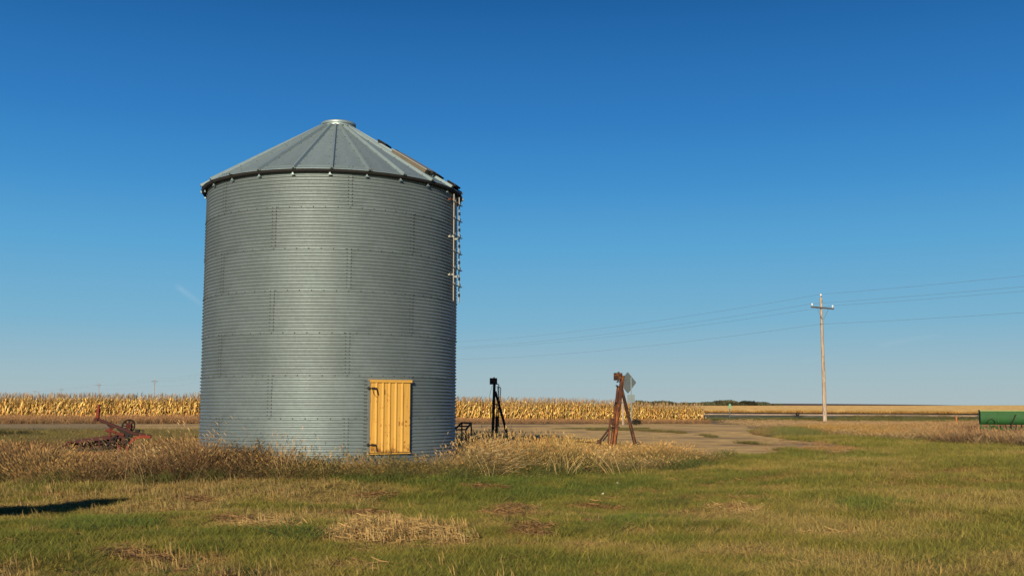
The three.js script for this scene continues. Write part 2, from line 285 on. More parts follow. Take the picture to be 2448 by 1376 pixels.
// ---- mown grass of the yard
{
  const R = rng(11);
  const clump = (n, hmin, hmax, spread, wid, seed, lean) => {
    const r = rng(seed), L = new Leafy();
    for (let i = 0; i < n; i++) {
      const a = r() * 6.283, q = Math.sqrt(r()) * spread, h = mix(hmin, hmax, Math.pow(r(), 1.5)), v = 0.62 + 0.75 * r(), yl = r();
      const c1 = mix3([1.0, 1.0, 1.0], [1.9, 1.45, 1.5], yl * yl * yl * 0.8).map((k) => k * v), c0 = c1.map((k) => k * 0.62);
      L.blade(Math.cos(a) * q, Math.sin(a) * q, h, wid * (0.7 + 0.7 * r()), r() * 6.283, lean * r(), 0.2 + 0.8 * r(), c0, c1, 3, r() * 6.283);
    }
    return L.geo();
  };
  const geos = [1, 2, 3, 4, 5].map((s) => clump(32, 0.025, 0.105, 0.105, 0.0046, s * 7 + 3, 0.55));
  const items = [], lush = [], stub = [], thatch = [];
  sector(R, 270000, 5.6, 62, 0.66, (x, z, px, py, d) => {
    if (inRing(x, z, 0.02)) return;
    const tall = px < 1745 && py < pl(ROOT, px) - 6 && py > pl(FARLIM, px);
    if (px > 250 && py < 1100 && inPoly(DRIVE, px + (fbm(x, z, 2) - 0.5) * 40, py + (fbm(x + 9, z, 2) - 0.5) * 8)) { const dense = sstep(1800, 1950, px) * sstep(0.40, 0.62, fbm(x * 0.45, z * 1.5 + 3, 3)); if (R() > dense * 0.8) return; items.push({ x, y: height(x, z) - 0.004, z, ry: R() * 6.28, s: 1.3, sy: 0.8 + 0.5 * R(), tz: 0.3 * R(), tx: 0, c: jig(R, mix3([0.22, 0.13, 0.045], [0.30, 0.21, 0.075], R()), 0.5) }); return; }
    if (px > 1860 && py < pl(WEED_NEAR, px) - 3) return;
    if (px < 1700 && py < 1030) return;
    if (tall && R() < 0.6) return;
    const k = mownLook(x, z, px, py);
    const thin = Math.max(k.w[1] * 0.85, k.w[2] * 0.75, k.rust * 0.45);
    if (R() < thin) return;
    const green = [0.096, 0.118, 0.013], olive = [0.163, 0.156, 0.024], straw = [0.285, 0.225, 0.070], rustc = [0.20, 0.115, 0.036];
    const far = sstep(1500, 2300, px) * 0.5;
    let c = k.straw < 0.5 ? mix3(mix3(green, olive, far), olive, k.straw * 2) : mix3(olive, straw, (k.straw - 0.5) * 2);
    c = mix3(c, rustc, k.rust * 0.55).map((v) => v * 0.97);
    if (k.w[3] > 0.3) c = mix3(c, [0.070, 0.110, 0.013], 0.6);
    const grow = (0.8 + 0.5 * fbm(x * 0.8, z * 0.8, 2)) * (1 + 0.25 * sstep(1500, 2200, px)) * Math.pow(d / 9, 0.22) * (1 - 0.35 * k.straw * (1 - far));
    items.push({ x, y: height(x, z) - 0.004, z, ry: R() * 6.28, s: grow * (0.75 + 0.6 * R()), sy: grow * (0.7 + 0.7 * R()), tz: 0.10 + 0.35 * R() * sstep(1300, 2000, px) - 0.1 * R(), tx: (R() - 0.5) * 0.3, c: jig(R, c, 0.55) });
  });
  scatter('mown_grass', geos, leafMat(), items, 'short mown grass of the yard in mixed green and straw tones', 'grass', 'grass_clump');
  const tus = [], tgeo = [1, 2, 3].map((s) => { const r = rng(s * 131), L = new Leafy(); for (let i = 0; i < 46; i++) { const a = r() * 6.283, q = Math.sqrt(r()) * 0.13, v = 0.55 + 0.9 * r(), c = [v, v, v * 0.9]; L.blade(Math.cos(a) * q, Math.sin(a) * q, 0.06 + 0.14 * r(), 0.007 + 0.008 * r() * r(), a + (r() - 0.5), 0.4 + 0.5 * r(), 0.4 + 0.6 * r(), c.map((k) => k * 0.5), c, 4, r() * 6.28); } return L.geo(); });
  sector(R, 1500, 7.6, 34, 0.54, (x, z, px, py) => { if (inRing(x, z, 0.2) || py < 1135 || fbm(x * 0.7 + 60, z * 0.7, 2) < 0.42) return; const q = R(); tus.push({ x, y: height(x, z) - 0.01, z, ry: R() * 6.28, s: 0.6 + 0.8 * R(), sy: 0.5 + 0.6 * R(), tz: 0.25 * R(), c: jig(R, q < 0.55 ? [0.062, 0.088, 0.013] : q < 0.8 ? [0.20, 0.15, 0.045] : [0.125, 0.075, 0.028], 0.5) }); });
  for (const [px, py, sc] of [[712, 1290, 1.7], [730, 1296, 1.5], [700, 1298, 1.3], [1080, 1292, 1.0], [820, 1256, 0.9]]) { const p = onGround(px, py); tus.push({ x: p.x, y: p.y, z: p.z, ry: px, s: sc, sy: sc * 0.9, c: [0.055, 0.10, 0.016] }); }
  scatter('grass_tussocks', tgeo, leafMat(), tus, 'thicker dark green and brown tussocks scattered through the mown grass', 'tussocks', 'tussock');
  // upright cut straw stubble
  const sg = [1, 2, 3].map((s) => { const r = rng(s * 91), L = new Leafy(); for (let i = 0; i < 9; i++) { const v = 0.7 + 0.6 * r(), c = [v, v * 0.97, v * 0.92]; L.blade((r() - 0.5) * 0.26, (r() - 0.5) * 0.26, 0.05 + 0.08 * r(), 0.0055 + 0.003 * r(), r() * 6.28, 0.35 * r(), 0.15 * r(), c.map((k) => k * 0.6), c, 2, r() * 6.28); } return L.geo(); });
  sector(R, 76000, 5.8, 40, 0.66, (x, z, px, py, d) => {
    if (inRing(x, z, 0.02) || py < 1096 || (px > 250 && py < 1100 && inPoly(DRIVE, px, py))) return;
    const k = mownLook(x, z, px, py); let p = sstep(0.6, 0.95, k.straw) * 0.17 + k.w[1] * 0.24 + 0.025;
    if (px < 900 && py < 1195 && py > 1140) p = Math.max(p, 0.55 * sstep(900, 600, px));
    if (k.w[3] > 0.3 || R() > p) return;
    const gold = k.w[1] > 0.3 ? [0.36, 0.255, 0.10] : mix3([0.26, 0.20, 0.075], [0.22, 0.15, 0.048], R());
    stub.push({ x, y: height(x, z), z, ry: R() * 6.28, s: (0.75 + 0.6 * R()) * (px > 1300 ? 0.9 : 1), tz: 0.12 + 0.28 * R(), tx: (R() - 0.5) * 0.35, c: jig(R, gold, 0.4) });
  });
  scatter('straw_stubble', sg, leafMat(), stub, 'pale upright straw stubble left standing in the mown grass', 'stubble', 'straw_stalks');
  // lying straw and thatch
  const tg = [1, 2, 3].map((s) => { const r = rng(s * 53), L = new Leafy(); for (let i = 0; i < 16; i++) { const a = r() * 6.28, l = 0.04 + 0.10 * r(), x = (r() - 0.5) * 0.26, z = (r() - 0.5) * 0.26, y = 0.008 + 0.035 * r(), v = 0.55 + 0.8 * r(), c = [v, v * 0.97, v * 0.93], dx = Math.cos(a), dz = Math.sin(a), u = (r() - 0.4) * 0.05; L.strip([[x - dx * l / 2, y, z - dz * l / 2], [x, y + 0.012 * r(), z], [x + dx * l / 2, y + u, z + dz * l / 2]], [0.003, 0.0042, 0.0028], [-dz * 0.8, 0.6, dx * 0.8], [c, c, c]); } return L.geo(); });
  sector(R, 60000, 5.8, 34, 0.66, (x, z, px, py, d) => {
    if (inRing(x, z, 0.02) || py < 1100) return;
    const k = mownLook(x, z, px, py); const p = k.w[1] * 0.95 + k.w[2] * 0.6 + k.rust * 0.6 + 0.10 * sstep(0.55, 0.7, fbm(x * 0.5, z * 2.2 + 30, 3)) + sstep(0.6, 1, k.straw) * 0.12;
    if (R() > p) return;
    const c = k.w[1] > 0.25 ? mix3([0.42, 0.29, 0.115], [0.27, 0.165, 0.055], R()) : mix3([0.25, 0.155, 0.06], [0.15, 0.08, 0.03], R());
    thatch.push({ x, y: height(x, z) + 0.004 + 0.03 * k.w[2] * R(), z, ry: R() * 6.28, s: 0.7 + 0.7 * R(), tx: (R() - 0.5) * 0.3, tz: (R() - 0.5) * 0.3, c: jig(R, c, 0.5) });
  });
  scatter('cut_straw', tg, leafMat(), thatch, 'loose cut straw and brown thatch lying on the mown grass', 'straw', 'straw_pieces');
}

// ---- tall dry grass round the bin and the implements
{
  const R = rng(23);
  const tallGeo = (seed, n, hmin, hmax, lean, spread, heads, wid = 0.008) => {
    const r = rng(seed), L = new Leafy();
    for (let i = 0; i < n; i++) {
      const a = r() * 6.283, q = Math.sqrt(r()) * spread, h = mix(hmin, hmax, r()), az = r() * 6.283, v = 0.55 + 0.8 * r(), ty = r();
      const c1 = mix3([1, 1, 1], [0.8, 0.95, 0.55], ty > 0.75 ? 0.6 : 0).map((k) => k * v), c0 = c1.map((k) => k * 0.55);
      const tip = L.blade(Math.cos(a) * q, Math.sin(a) * q, h, wid * (0.6 + 0.6 * r()), az, lean * (0.3 + 0.7 * r()), 0.18 + 0.5 * r(), c0, c1, 4, r() * 6.283);
      if (r() < heads) { const hh = 0.07 + 0.07 * r(), w = 0.006 + 0.006 * r(), hc = [0.88 * v, 0.76 * v, 0.62 * v], dx = Math.cos(az) * 0.4, dz = Math.sin(az) * 0.4, f = r() * 6.28; L.strip([[tip[0], tip[1] - 0.01, tip[2]], [tip[0] + dx * hh * 0.4, tip[1] + hh * 0.45, tip[2] + dz * hh * 0.4], [tip[0] + dx * hh, tip[1] + hh * 0.85, tip[2] + dz * hh]], [w * 0.4, w, w * 0.2], [Math.cos(f), 0, Math.sin(f)], [hc, hc, hc]); }
    }
    return L.geo();
  };
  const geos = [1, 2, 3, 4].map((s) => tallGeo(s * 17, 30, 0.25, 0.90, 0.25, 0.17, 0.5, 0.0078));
  const items = [], edge = [], low = [];
  sector(R, 42000, 17.5, 62, 0.58, (x, z, px, py, d) => {
    if (inRing(x, z, 0.06)) return;
    const root = pl(ROOT, px), farl = pl(FARLIM, px), nz = (fbm(x * 1.1, z * 1.1, 3) - 0.5) * 12;
    if (px > 1752 || py > root + nz || py < farl + nz * 0.4) return;
    const fbin = Math.hypot(x - SIL.x, z - SIL.z) - SR, left = sstep(720, 560, px), right = sstep(1000, 1150, px);
    let hgt = mix(mix(0.62, 0.60, left), 0.54, right);
    if (px > 690 && px < 1010 && py > 1085) hgt *= 0.74;
    hgt *= 0.55 + 0.9 * fbm(x * 0.8 + 9, z * 0.8, 3);
    if (px > 1000 && px < 1150) hgt *= mix(0.5, 1, sstep(1070, 1160, px));
    if (px > 1400 && px < 1550 && py > 1078) hgt *= 0.72;
    hgt *= mix(1, 0.62, sstep(root - 14, root, py)) * mix(1, 0.7, sstep(farl + 14, farl, py)) * mix(1, 0.75, sstep(1560, 1720, px));
    if (left > 0.5) hgt *= mix(0.62, 1, sstep(1082, 1112, py)) * (1 - 0.46 * sstep(110, 170, px) * sstep(410, 350, px) * sstep(1084, 1092, py) * sstep(1152, 1125, py));
    const n = fbm(x * 0.9 + 3, z * 0.9 + 70, 3), n2 = fbm(x * 2.3, z * 2.3, 2);
    let c = left > 0.5 ? mix3([0.28, 0.195, 0.078], [0.15, 0.092, 0.04], sstep(0.35, 0.62, n)) : mix3([0.44, 0.33, 0.155], [0.34, 0.225, 0.075], sstep(0.35, 0.65, n));
    if (px > 540 && px < 830 && py > 1080) c = mix3(c, [0.15, 0.105, 0.045], 0.6 * sstep(0.35, 0.6, n2));
    if (px > 1180 && px < 1560 && py < 1088) c = mix3(c, [0.46, 0.34, 0.075], 0.6);
    if (px > 1540) c = mix3(c, [0.46, 0.27, 0.09], 0.6 * sstep(0.3, 0.6, n2));
    if (py > root - 16 && n2 > 0.42 && px > 690) c = mix3(c, [0.13, 0.14, 0.04], 0.7);
    const lean = right * (0.28 + 0.25 * R()) * sstep(1500, 1300, px) - 0.12 * sstep(1450, 1650, px) + (R() - 0.5) * 0.22 + 0.3 * sstep(780, 860, px) * (1 - right);
    items.push({ x, y: height(x, z) - 0.01, z, ry: R() * 6.28, s: 0.9 + 0.4 * R(), sy: hgt * (0.75 + 0.5 * R()), tz: -lean, tx: (R() - 0.5) * 0.2, c: jig(R, c, 0.5) });
  });
  scatter('tall_dry_grass', geos, leafMat(), items, 'tall dry tan grass standing round the bin and the parked implements', 'dry grass', 'dry_grass_clump');

  // green undergrowth at the feet of the tall grass
  const gg = [1, 2, 3].map((s) => tallGeo(s * 29 + 1, 24, 0.10, 0.30, 0.5, 0.18, 0, 0.010));
  sector(R, 16000, 17, 60, 0.58, (x, z, px, py) => {
    if (inRing(x, z, 0.05) || px > 1760) return; const root = pl(ROOT, px), farl = pl(FARLIM, px);
    const near = py > root - 14 && py < root + 8 && fbm(x, z, 2) > 0.42, strip = px < 560 && py < farl + 4 && py > 1025, beh = px > 1180 && px < 1500 && py < farl + 4 && py > farl - 5;
    if (!near && !strip && !beh) return;
    const c = strip ? mix3([0.12, 0.11, 0.030], [0.20, 0.14, 0.055], fbm(x * 0.4, z * 0.4, 2)) : beh ? [0.28, 0.26, 0.05] : [0.085, 0.10, 0.017];
    low.push({ x, y: height(x, z), z, ry: R() * 6.28, s: 1.0 + 0.4 * R(), sy: (strip ? 1.1 : 0.8) + 0.5 * R(), tz: (R() - 0.5) * 0.3, tx: (R() - 0.5) * 0.3, c: jig(R, c, 0.5) });
  });
  scatter('green_undergrowth', gg, leafMat(), low, 'low green grass at the feet of the tall dry grass', 'grass', 'green_clump');

  // long pale wind-bent stalks beside the bin, and thin upright ones left of it
  const lg = [1, 2, 3].map((s) => { const r = rng(s * 37), L = new Leafy(); for (let i = 0; i < 7; i++) { const v = 0.75 + 0.5 * r(), c = [v, v * 0.98, v * 0.94], h = 0.8 + 0.5 * r(); const t = L.blade((r() - 0.5) * 0.75, (r() - 0.5) * 0.6, h, 0.011, (r() - 0.5) * 1.4, 0.1 + 0.25 * r(), 0.25 + 0.5 * r(), c.map((k) => k * 0.75), c, 6, 1.57 + (r() - 0.5)); L.strip([t, [t[0] + 0.04, t[1] + 0.05, t[2]], [t[0] + 0.10, t[1] + 0.08, t[2]]], [0.004, 0.009, 0.002], [0, 0.7, 0.7], [c, c, c]); } return L.geo(); });
  const long = [];
  for (let k = 0; k < 150; k++) { const px = 1015 + R() * 165, py = 1092 + R() * 42, p = onGround(px, py); if (!inRing(p.x, p.z, 0.06)) long.push({ x: p.x, y: height(p.x, p.z), z: p.z, ry: (R() - 0.5) * 0.5, s: 0.8, sy: 0.42 + 0.42 * R(), tz: -0.2 - 0.35 * R(), tx: 0, c: jig(R, [0.58, 0.45, 0.25], 0.35) }); }
  for (let k = 0; k < 48; k++) { const px = 470 + Math.pow(R(), 1.3) * 260, py = 1112 + R() * 34, p = onGround(px, py); if (!inRing(p.x, p.z, 0.06)) long.push({ x: p.x, y: height(p.x, p.z), z: p.z, ry: R() * 6.28, s: 0.65, sy: 0.55 + 0.4 * R(), tz: (R() - 0.5) * 0.15, tx: 0, c: jig(R, [0.36, 0.25, 0.12], 0.4) }); }
  for (let k = 0; k < 130; k++) { const px = R() * 560, py = 1100 + R() * 52, p = onGround(px, py); long.push({ x: p.x, y: height(p.x, p.z), z: p.z, ry: R() * 6.28, s: 0.7, sy: 0.42 + 0.25 * R(), tz: (R() - 0.5) * 0.2, tx: 0, c: jig(R, mix3([0.38, 0.28, 0.13], [0.17, 0.09, 0.04], R()), 0.4) }); }
  for (let k = 0; k < 70; k++) { const px = 200 + R() * 1350, py = 1120 + R() * 24, p = onGround(px, py); if (!inRing(p.x, p.z, 0.06)) long.push({ x: p.x, y: height(p.x, p.z), z: p.z, ry: R() * 6.28, s: 0.5, sy: 0.4 + 0.25 * R(), tz: (R() - 0.5) * 0.6, tx: 0, c: jig(R, [0.50, 0.38, 0.17], 0.4) }); }
  scatter('long_grass_stalks', lg, leafMat(), long, 'long pale wind-bent grass stalks in front of the bin wall', 'grass stalks', 'grass_stalks');

  // dark broad weeds against the bin's foot, left of the door
  const wg = [1, 2, 3].map((s) => { const r = rng(s * 43), L = new Leafy(); for (let i = 0; i < 5; i++) { const h = 0.35 + 0.4 * r(), x = (r() - 0.5) * 0.16, z = (r() - 0.5) * 0.16, c = [0.9, 0.8, 0.7], tip = L.blade(x, z, h, 0.012, r() * 6.28, 0.15, 0.1, c, c, 3); for (let j = 0; j < 16; j++) { const t = 0.25 + 0.75 * r(), a = r() * 6.28, l = 0.03 + 0.06 * r(), v = 0.6 + 0.8 * r(), bx = mix(x, tip[0], t), bz = mix(z, tip[2], t), by = h * t; L.strip([[bx, by, bz], [bx + Math.cos(a) * l * 0.5, by + l * 0.5, bz + Math.sin(a) * l * 0.5], [bx + Math.cos(a) * l, by + l * 0.55, bz + Math.sin(a) * l]], [0.003, 0.012, 0.002], [-Math.sin(a), 0.3, Math.cos(a)], [0, 0, 0].map(() => [v, v * 0.9, v * 0.8])); } } return L.geo(); });
  const weeds = [];
  for (let k = 0; k < 420; k++) { const px = 540 + R() * 330, py = 1106 + R() * 30, p = onGround(px, py); if (!inRing(p.x, p.z, 0.08)) weeds.push({ x: p.x, y: height(p.x, p.z), z: p.z, ry: R() * 6.28, s: 0.8 + 0.4 * R(), sy: (0.45 + 0.5 * R()) * (px > 680 ? 0.7 : 1), tz: (R() - 0.5) * 0.4, tx: 0, c: jig(R, mix3([0.15, 0.10, 0.05], [0.09, 0.10, 0.03], R()), 0.6) }); }
  scatter('dark_weeds', wg, leafMat(), weeds, 'dark brown and green weeds at the foot of the bin left of the door', 'weeds', 'weed_clump');

  // dry verge, far weeds and roadside grass on the right, and along the corn
  const vg = [1, 2, 3].map((s) => tallGeo(s * 61, 26, 0.25, 0.62, 0.35, 0.30, 0.4, 0.02));
  const verge = [], rough = [], ditch = [];
  sector(R, 46000, 36, 128, 0.56, (x, z, px, py, d) => {
    const w = roadW(x, z);
    if (px > 1850 && py < pl(WEED_NEAR, px) + (fbm(x * 0.6, z * 0.6, 2) - 0.5) * 8 && py > 1022) {
      const n = fbm(x * 0.5, z * 0.7, 3), rt = sstep(2050, 2350, px);
      const c = mix3(mix3([0.34, 0.245, 0.12], [0.33, 0.215, 0.06], sstep(0.4, 0.6, n)), [0.19, 0.12, 0.07], rt * sstep(0.25, 0.6, n));
      rough.push({ x, y: height(x, z), z, ry: R() * 6.28, s: 0.9 + 0.5 * R(), sy: (0.55 + 0.55 * R()) * mix(0.62, 1.0, rt) * mix(0.5, 1, sstep(1862, 1960, px)), tz: (R() - 0.5) * 0.3, c: jig(R, c, 0.45) });
    } else if (py <= 1024 && px > 1690 && w < -26 && !inPoly(DRIVE, px, py)) {
      const c = mix3([0.42, 0.31, 0.175], [0.34, 0.24, 0.13], fbm(x * 0.3, z * 0.3, 2));
      verge.push({ x, y: height(x, z), z, ry: R() * 6.28, s: 1.1 + 0.6 * R(), sy: (0.22 + 0.26 * R()) * sstep(1690, 1760, px), tz: (R() - 0.5) * 0.3, c: jig(R, c, 0.3) });
    } else if (px > 1600 && w >= -26 && w < -1.2) {
      const g = fbm(x * 0.2, z * 0.4, 2), c = w > -5 ? [0.30, 0.235, 0.10] : mix3([0.11, 0.13, 0.028], [0.22, 0.19, 0.06], sstep(0.45, 0.7, g));
      ditch.push({ x, y: height(x, z), z, ry: R() * 6.28, s: 1.2 + 0.6 * R(), sy: 0.22 + 0.25 * R(), tz: (R() - 0.5) * 0.3, c: jig(R, c, 0.4) });
    } else if (px < 1700 && py < 1013 && d < 106) {
      verge.push({ x, y: height(x, z), z, ry: R() * 6.28, s: 1.0 + 0.5 * R(), sy: (0.5 + 0.5 * R()) * mix(1.35, 0.75, sstep(500, 1300, px)), tz: (R() - 0.5) * 0.3, c: jig(R, mix3([0.33, 0.20, 0.095], [0.24, 0.13, 0.065], fbm(x * 0.5, z * 0.5, 2)), 0.4) });
    }
  });
  scatter('dry_weeds', vg, leafMat(), rough, 'brown and golden dry weeds in front of the green seed drill', 'weeds', 'weed_clump');
  scatter('dry_verge_grass', vg, leafMat(), verge, 'pale dry grass along the lane verge and the foot of the corn', 'dry grass', 'verge_clump');
  scatter('ditch_grass', vg, leafMat(), ditch, 'green grass in the ditch beside the highway', 'grass', 'ditch_clump');

  // sparse green tufts between the wheel tracks of the gravel drive
  const median = [[1440, 1027], [1520, 1028], [1600, 1032], [1680, 1040], [1735, 1051], [1790, 1061], [1840, 1069], [1880, 1077]], tuft = [];
  for (let k = 0; k < 1500; k++) { const px = 1400 + R() * 490, py = pl(median, px) + (R() + R() - 1) * mix(2.0, 5, sstep(1600, 1850, px)), p = onGround(px, py); if (fbm(p.x * 0.35, p.z * 0.35, 2) < 0.53) continue; tuft.push({ x: p.x, y: height(p.x, p.z), z: p.z, ry: R() * 6.28, s: 1.0, sy: 0.3 + 0.35 * R(), c: jig(R, mix3([0.11, 0.12, 0.03], [0.24, 0.17, 0.06], R()), 0.4) }); }
  for (let k = 0; k < 2600; k++) { const px = 1790 + R() * 200, py = 1024 + R() * 22, p = onGround(px, py); const q = ((px - 1895) / 95) ** 2 + ((py - 1034) / 12) ** 2; if (q > 1) continue; tuft.push({ x: p.x, y: height(p.x, p.z), z: p.z, ry: R() * 6.28, s: 1.1, sy: (0.6 + 0.5 * R()) * (1.2 - 0.5 * q), c: jig(R, mix3([0.13, 0.15, 0.035], [0.26, 0.17, 0.07], sstep(1880, 1800, px) * 0.9 + 0.25 * R()), 0.4) }); }
  for (let k = 0; k < 1500; k++) { const px = 1250 + R() * 300, py = 1024 + (R() - 0.5) * 2.4, p = onGround(px, py); if (fbm(p.x * 0.2, p.z * 0.4 + 50, 2) < 0.55) continue; tuft.push({ x: p.x, y: height(p.x, p.z), z: p.z, ry: R() * 6.28, s: 0.9, sy: 0.3, c: jig(R, [0.16, 0.16, 0.05], 0.4) }); }
  scatter('drive_tufts', gg, leafMat(), tuft, 'low green and brown grass growing along the middle of the gravel drive', 'grass', 'tuft');
}

// ---- field of ripe corn
{
  const R = rng(37);
  const cornGeo = (seed) => {
    const r = rng(seed), L = new Leafy(), H = 1.95 + 0.2 * r(), gold = () => { const v = 0.6 + 0.7 * r(), k = r(); return mix3([0.64, 0.40, 0.085], [0.66, 0.47, 0.18], k * k).map((c) => c * v); };
    for (const a of [0, 1.05, 2.1]) L.strip([[0, 0, 0], [0.01, H * 0.5, 0], [0.03, H, 0]], [0.016, 0.014, 0.007], [Math.cos(a), 0, Math.sin(a)], [[0.42, 0.28, 0.10], [0.5, 0.34, 0.12], [0.55, 0.38, 0.15]]);
    for (let i = 0; i < 13; i++) {
      const y0 = 0.22 + (H - 0.28) * i / 12, az = (i % 2) * 3.14 + (r() - 0.5) * 1.7, l = (0.42 + 0.35 * r()) * (i > 10 ? 0.7 : 1), w = 0.05 + 0.025 * r(), up = 0.5 + 0.6 * r() - (i < 4 ? 0.4 : 0), dr = 1.0 + 0.9 * r(), c = gold().map((k) => k * (i < 3 ? 0.85 : 1)), tw = (r() - 0.5) * 1.6;
      const pts = [], ws = [], sd = [], cs = [];
      for (let k = 0; k <= 5; k++) { const t = k / 5, o = l * t * (1 - 0.22 * t * t); pts.push([Math.cos(az + tw * t * 0.5) * o, Math.max(0.03, y0 + l * (up * t - dr * t * t)), Math.sin(az + tw * t * 0.5) * o]); ws.push(w * [0.55, 0.95, 1, 0.8, 0.45, 0.06][k]); const b = az + 1.57 + tw * t; sd.push([Math.cos(b) * 0.85, 0.35 * Math.sin(tw * 3 * t), Math.sin(b) * 0.85]); cs.push(c.map((q) => q * (0.85 + 0.3 * r()))); }
      L.strip(pts, ws, sd, cs);
    }
    { const y = 0.95 + 0.2 * r(), az = r() * 6.28, c = [0.72, 0.56, 0.30]; for (const q of [0, 1.57]) L.strip([[0, y, 0], [Math.cos(az) * 0.06, y - 0.02, Math.sin(az) * 0.06], [Math.cos(az) * 0.10, y - 0.13, Math.sin(az) * 0.10], [Math.cos(az) * 0.10, y - 0.24, Math.sin(az) * 0.10]], [0.02, 0.04, 0.04, 0.01], [Math.cos(q), 0, Math.sin(q)], [c, c, c, c]); }
    for (let i = 0; i < (seed % 2 ? 5 : 2); i++) { const a = r() * 6.28, l = 0.26 + 0.34 * r(), o = 0.05 + 0.09 * r(), c = [0.27, 0.18, 0.09], x0 = 0.03; L.strip([[x0, H - 0.02, 0], [x0 + Math.cos(a) * o * 0.6 + 0.04, H + l * 0.6, Math.sin(a) * o * 0.6], [x0 + Math.cos(a) * o + 0.15, H + l, Math.sin(a) * o]], [0.008, 0.015, 0.008], [0.5, 0.3, 0.8], [c, c, c]); }
    return L.geo();
  };
  const geos = [1, 2, 3, 4].map((s) => cornGeo(s * 19)), items = [];
  const front = (x) => 103.2 + 0.012 * (x + 55);                                  // distance of the front row
  for (let row = 0; row < 13; row++) for (let x = -78; x < 19.0 - row * 0.12 + 0.9 * hash2(row, 5); x += 0.165 + 0.05 * R()) {
    const z = -(front(x) + row * 0.76 + (R() - 0.5) * 0.16); if (row > 5 && R() < 0.25) continue;
    const edge = sstep(4, 19, x), hh = mix(1.08, 0.92, sstep(-50, 16, x)) * mix(1, 0.80, edge) * (0.76 + 0.28 * R()) * (0.92 + 0.2 * fbm(x * 0.16, row * 0.3, 2));
    items.push({ x: x + (R() - 0.5) * 0.08, y: height(x, z) - 0.02, z, ry: R() * 6.28, s: 1.05 + 0.25 * R(), sy: hh, tz: -0.03 - 0.10 * R(), tx: (R() - 0.5) * 0.12, c: jig(R, [1, 1, 1], 0.4) });
  }
  scatter('corn_field', geos, leafMat(0.75), items, 'golden ripe corn standing in rows behind the bin', 'corn', 'corn_plants');
}
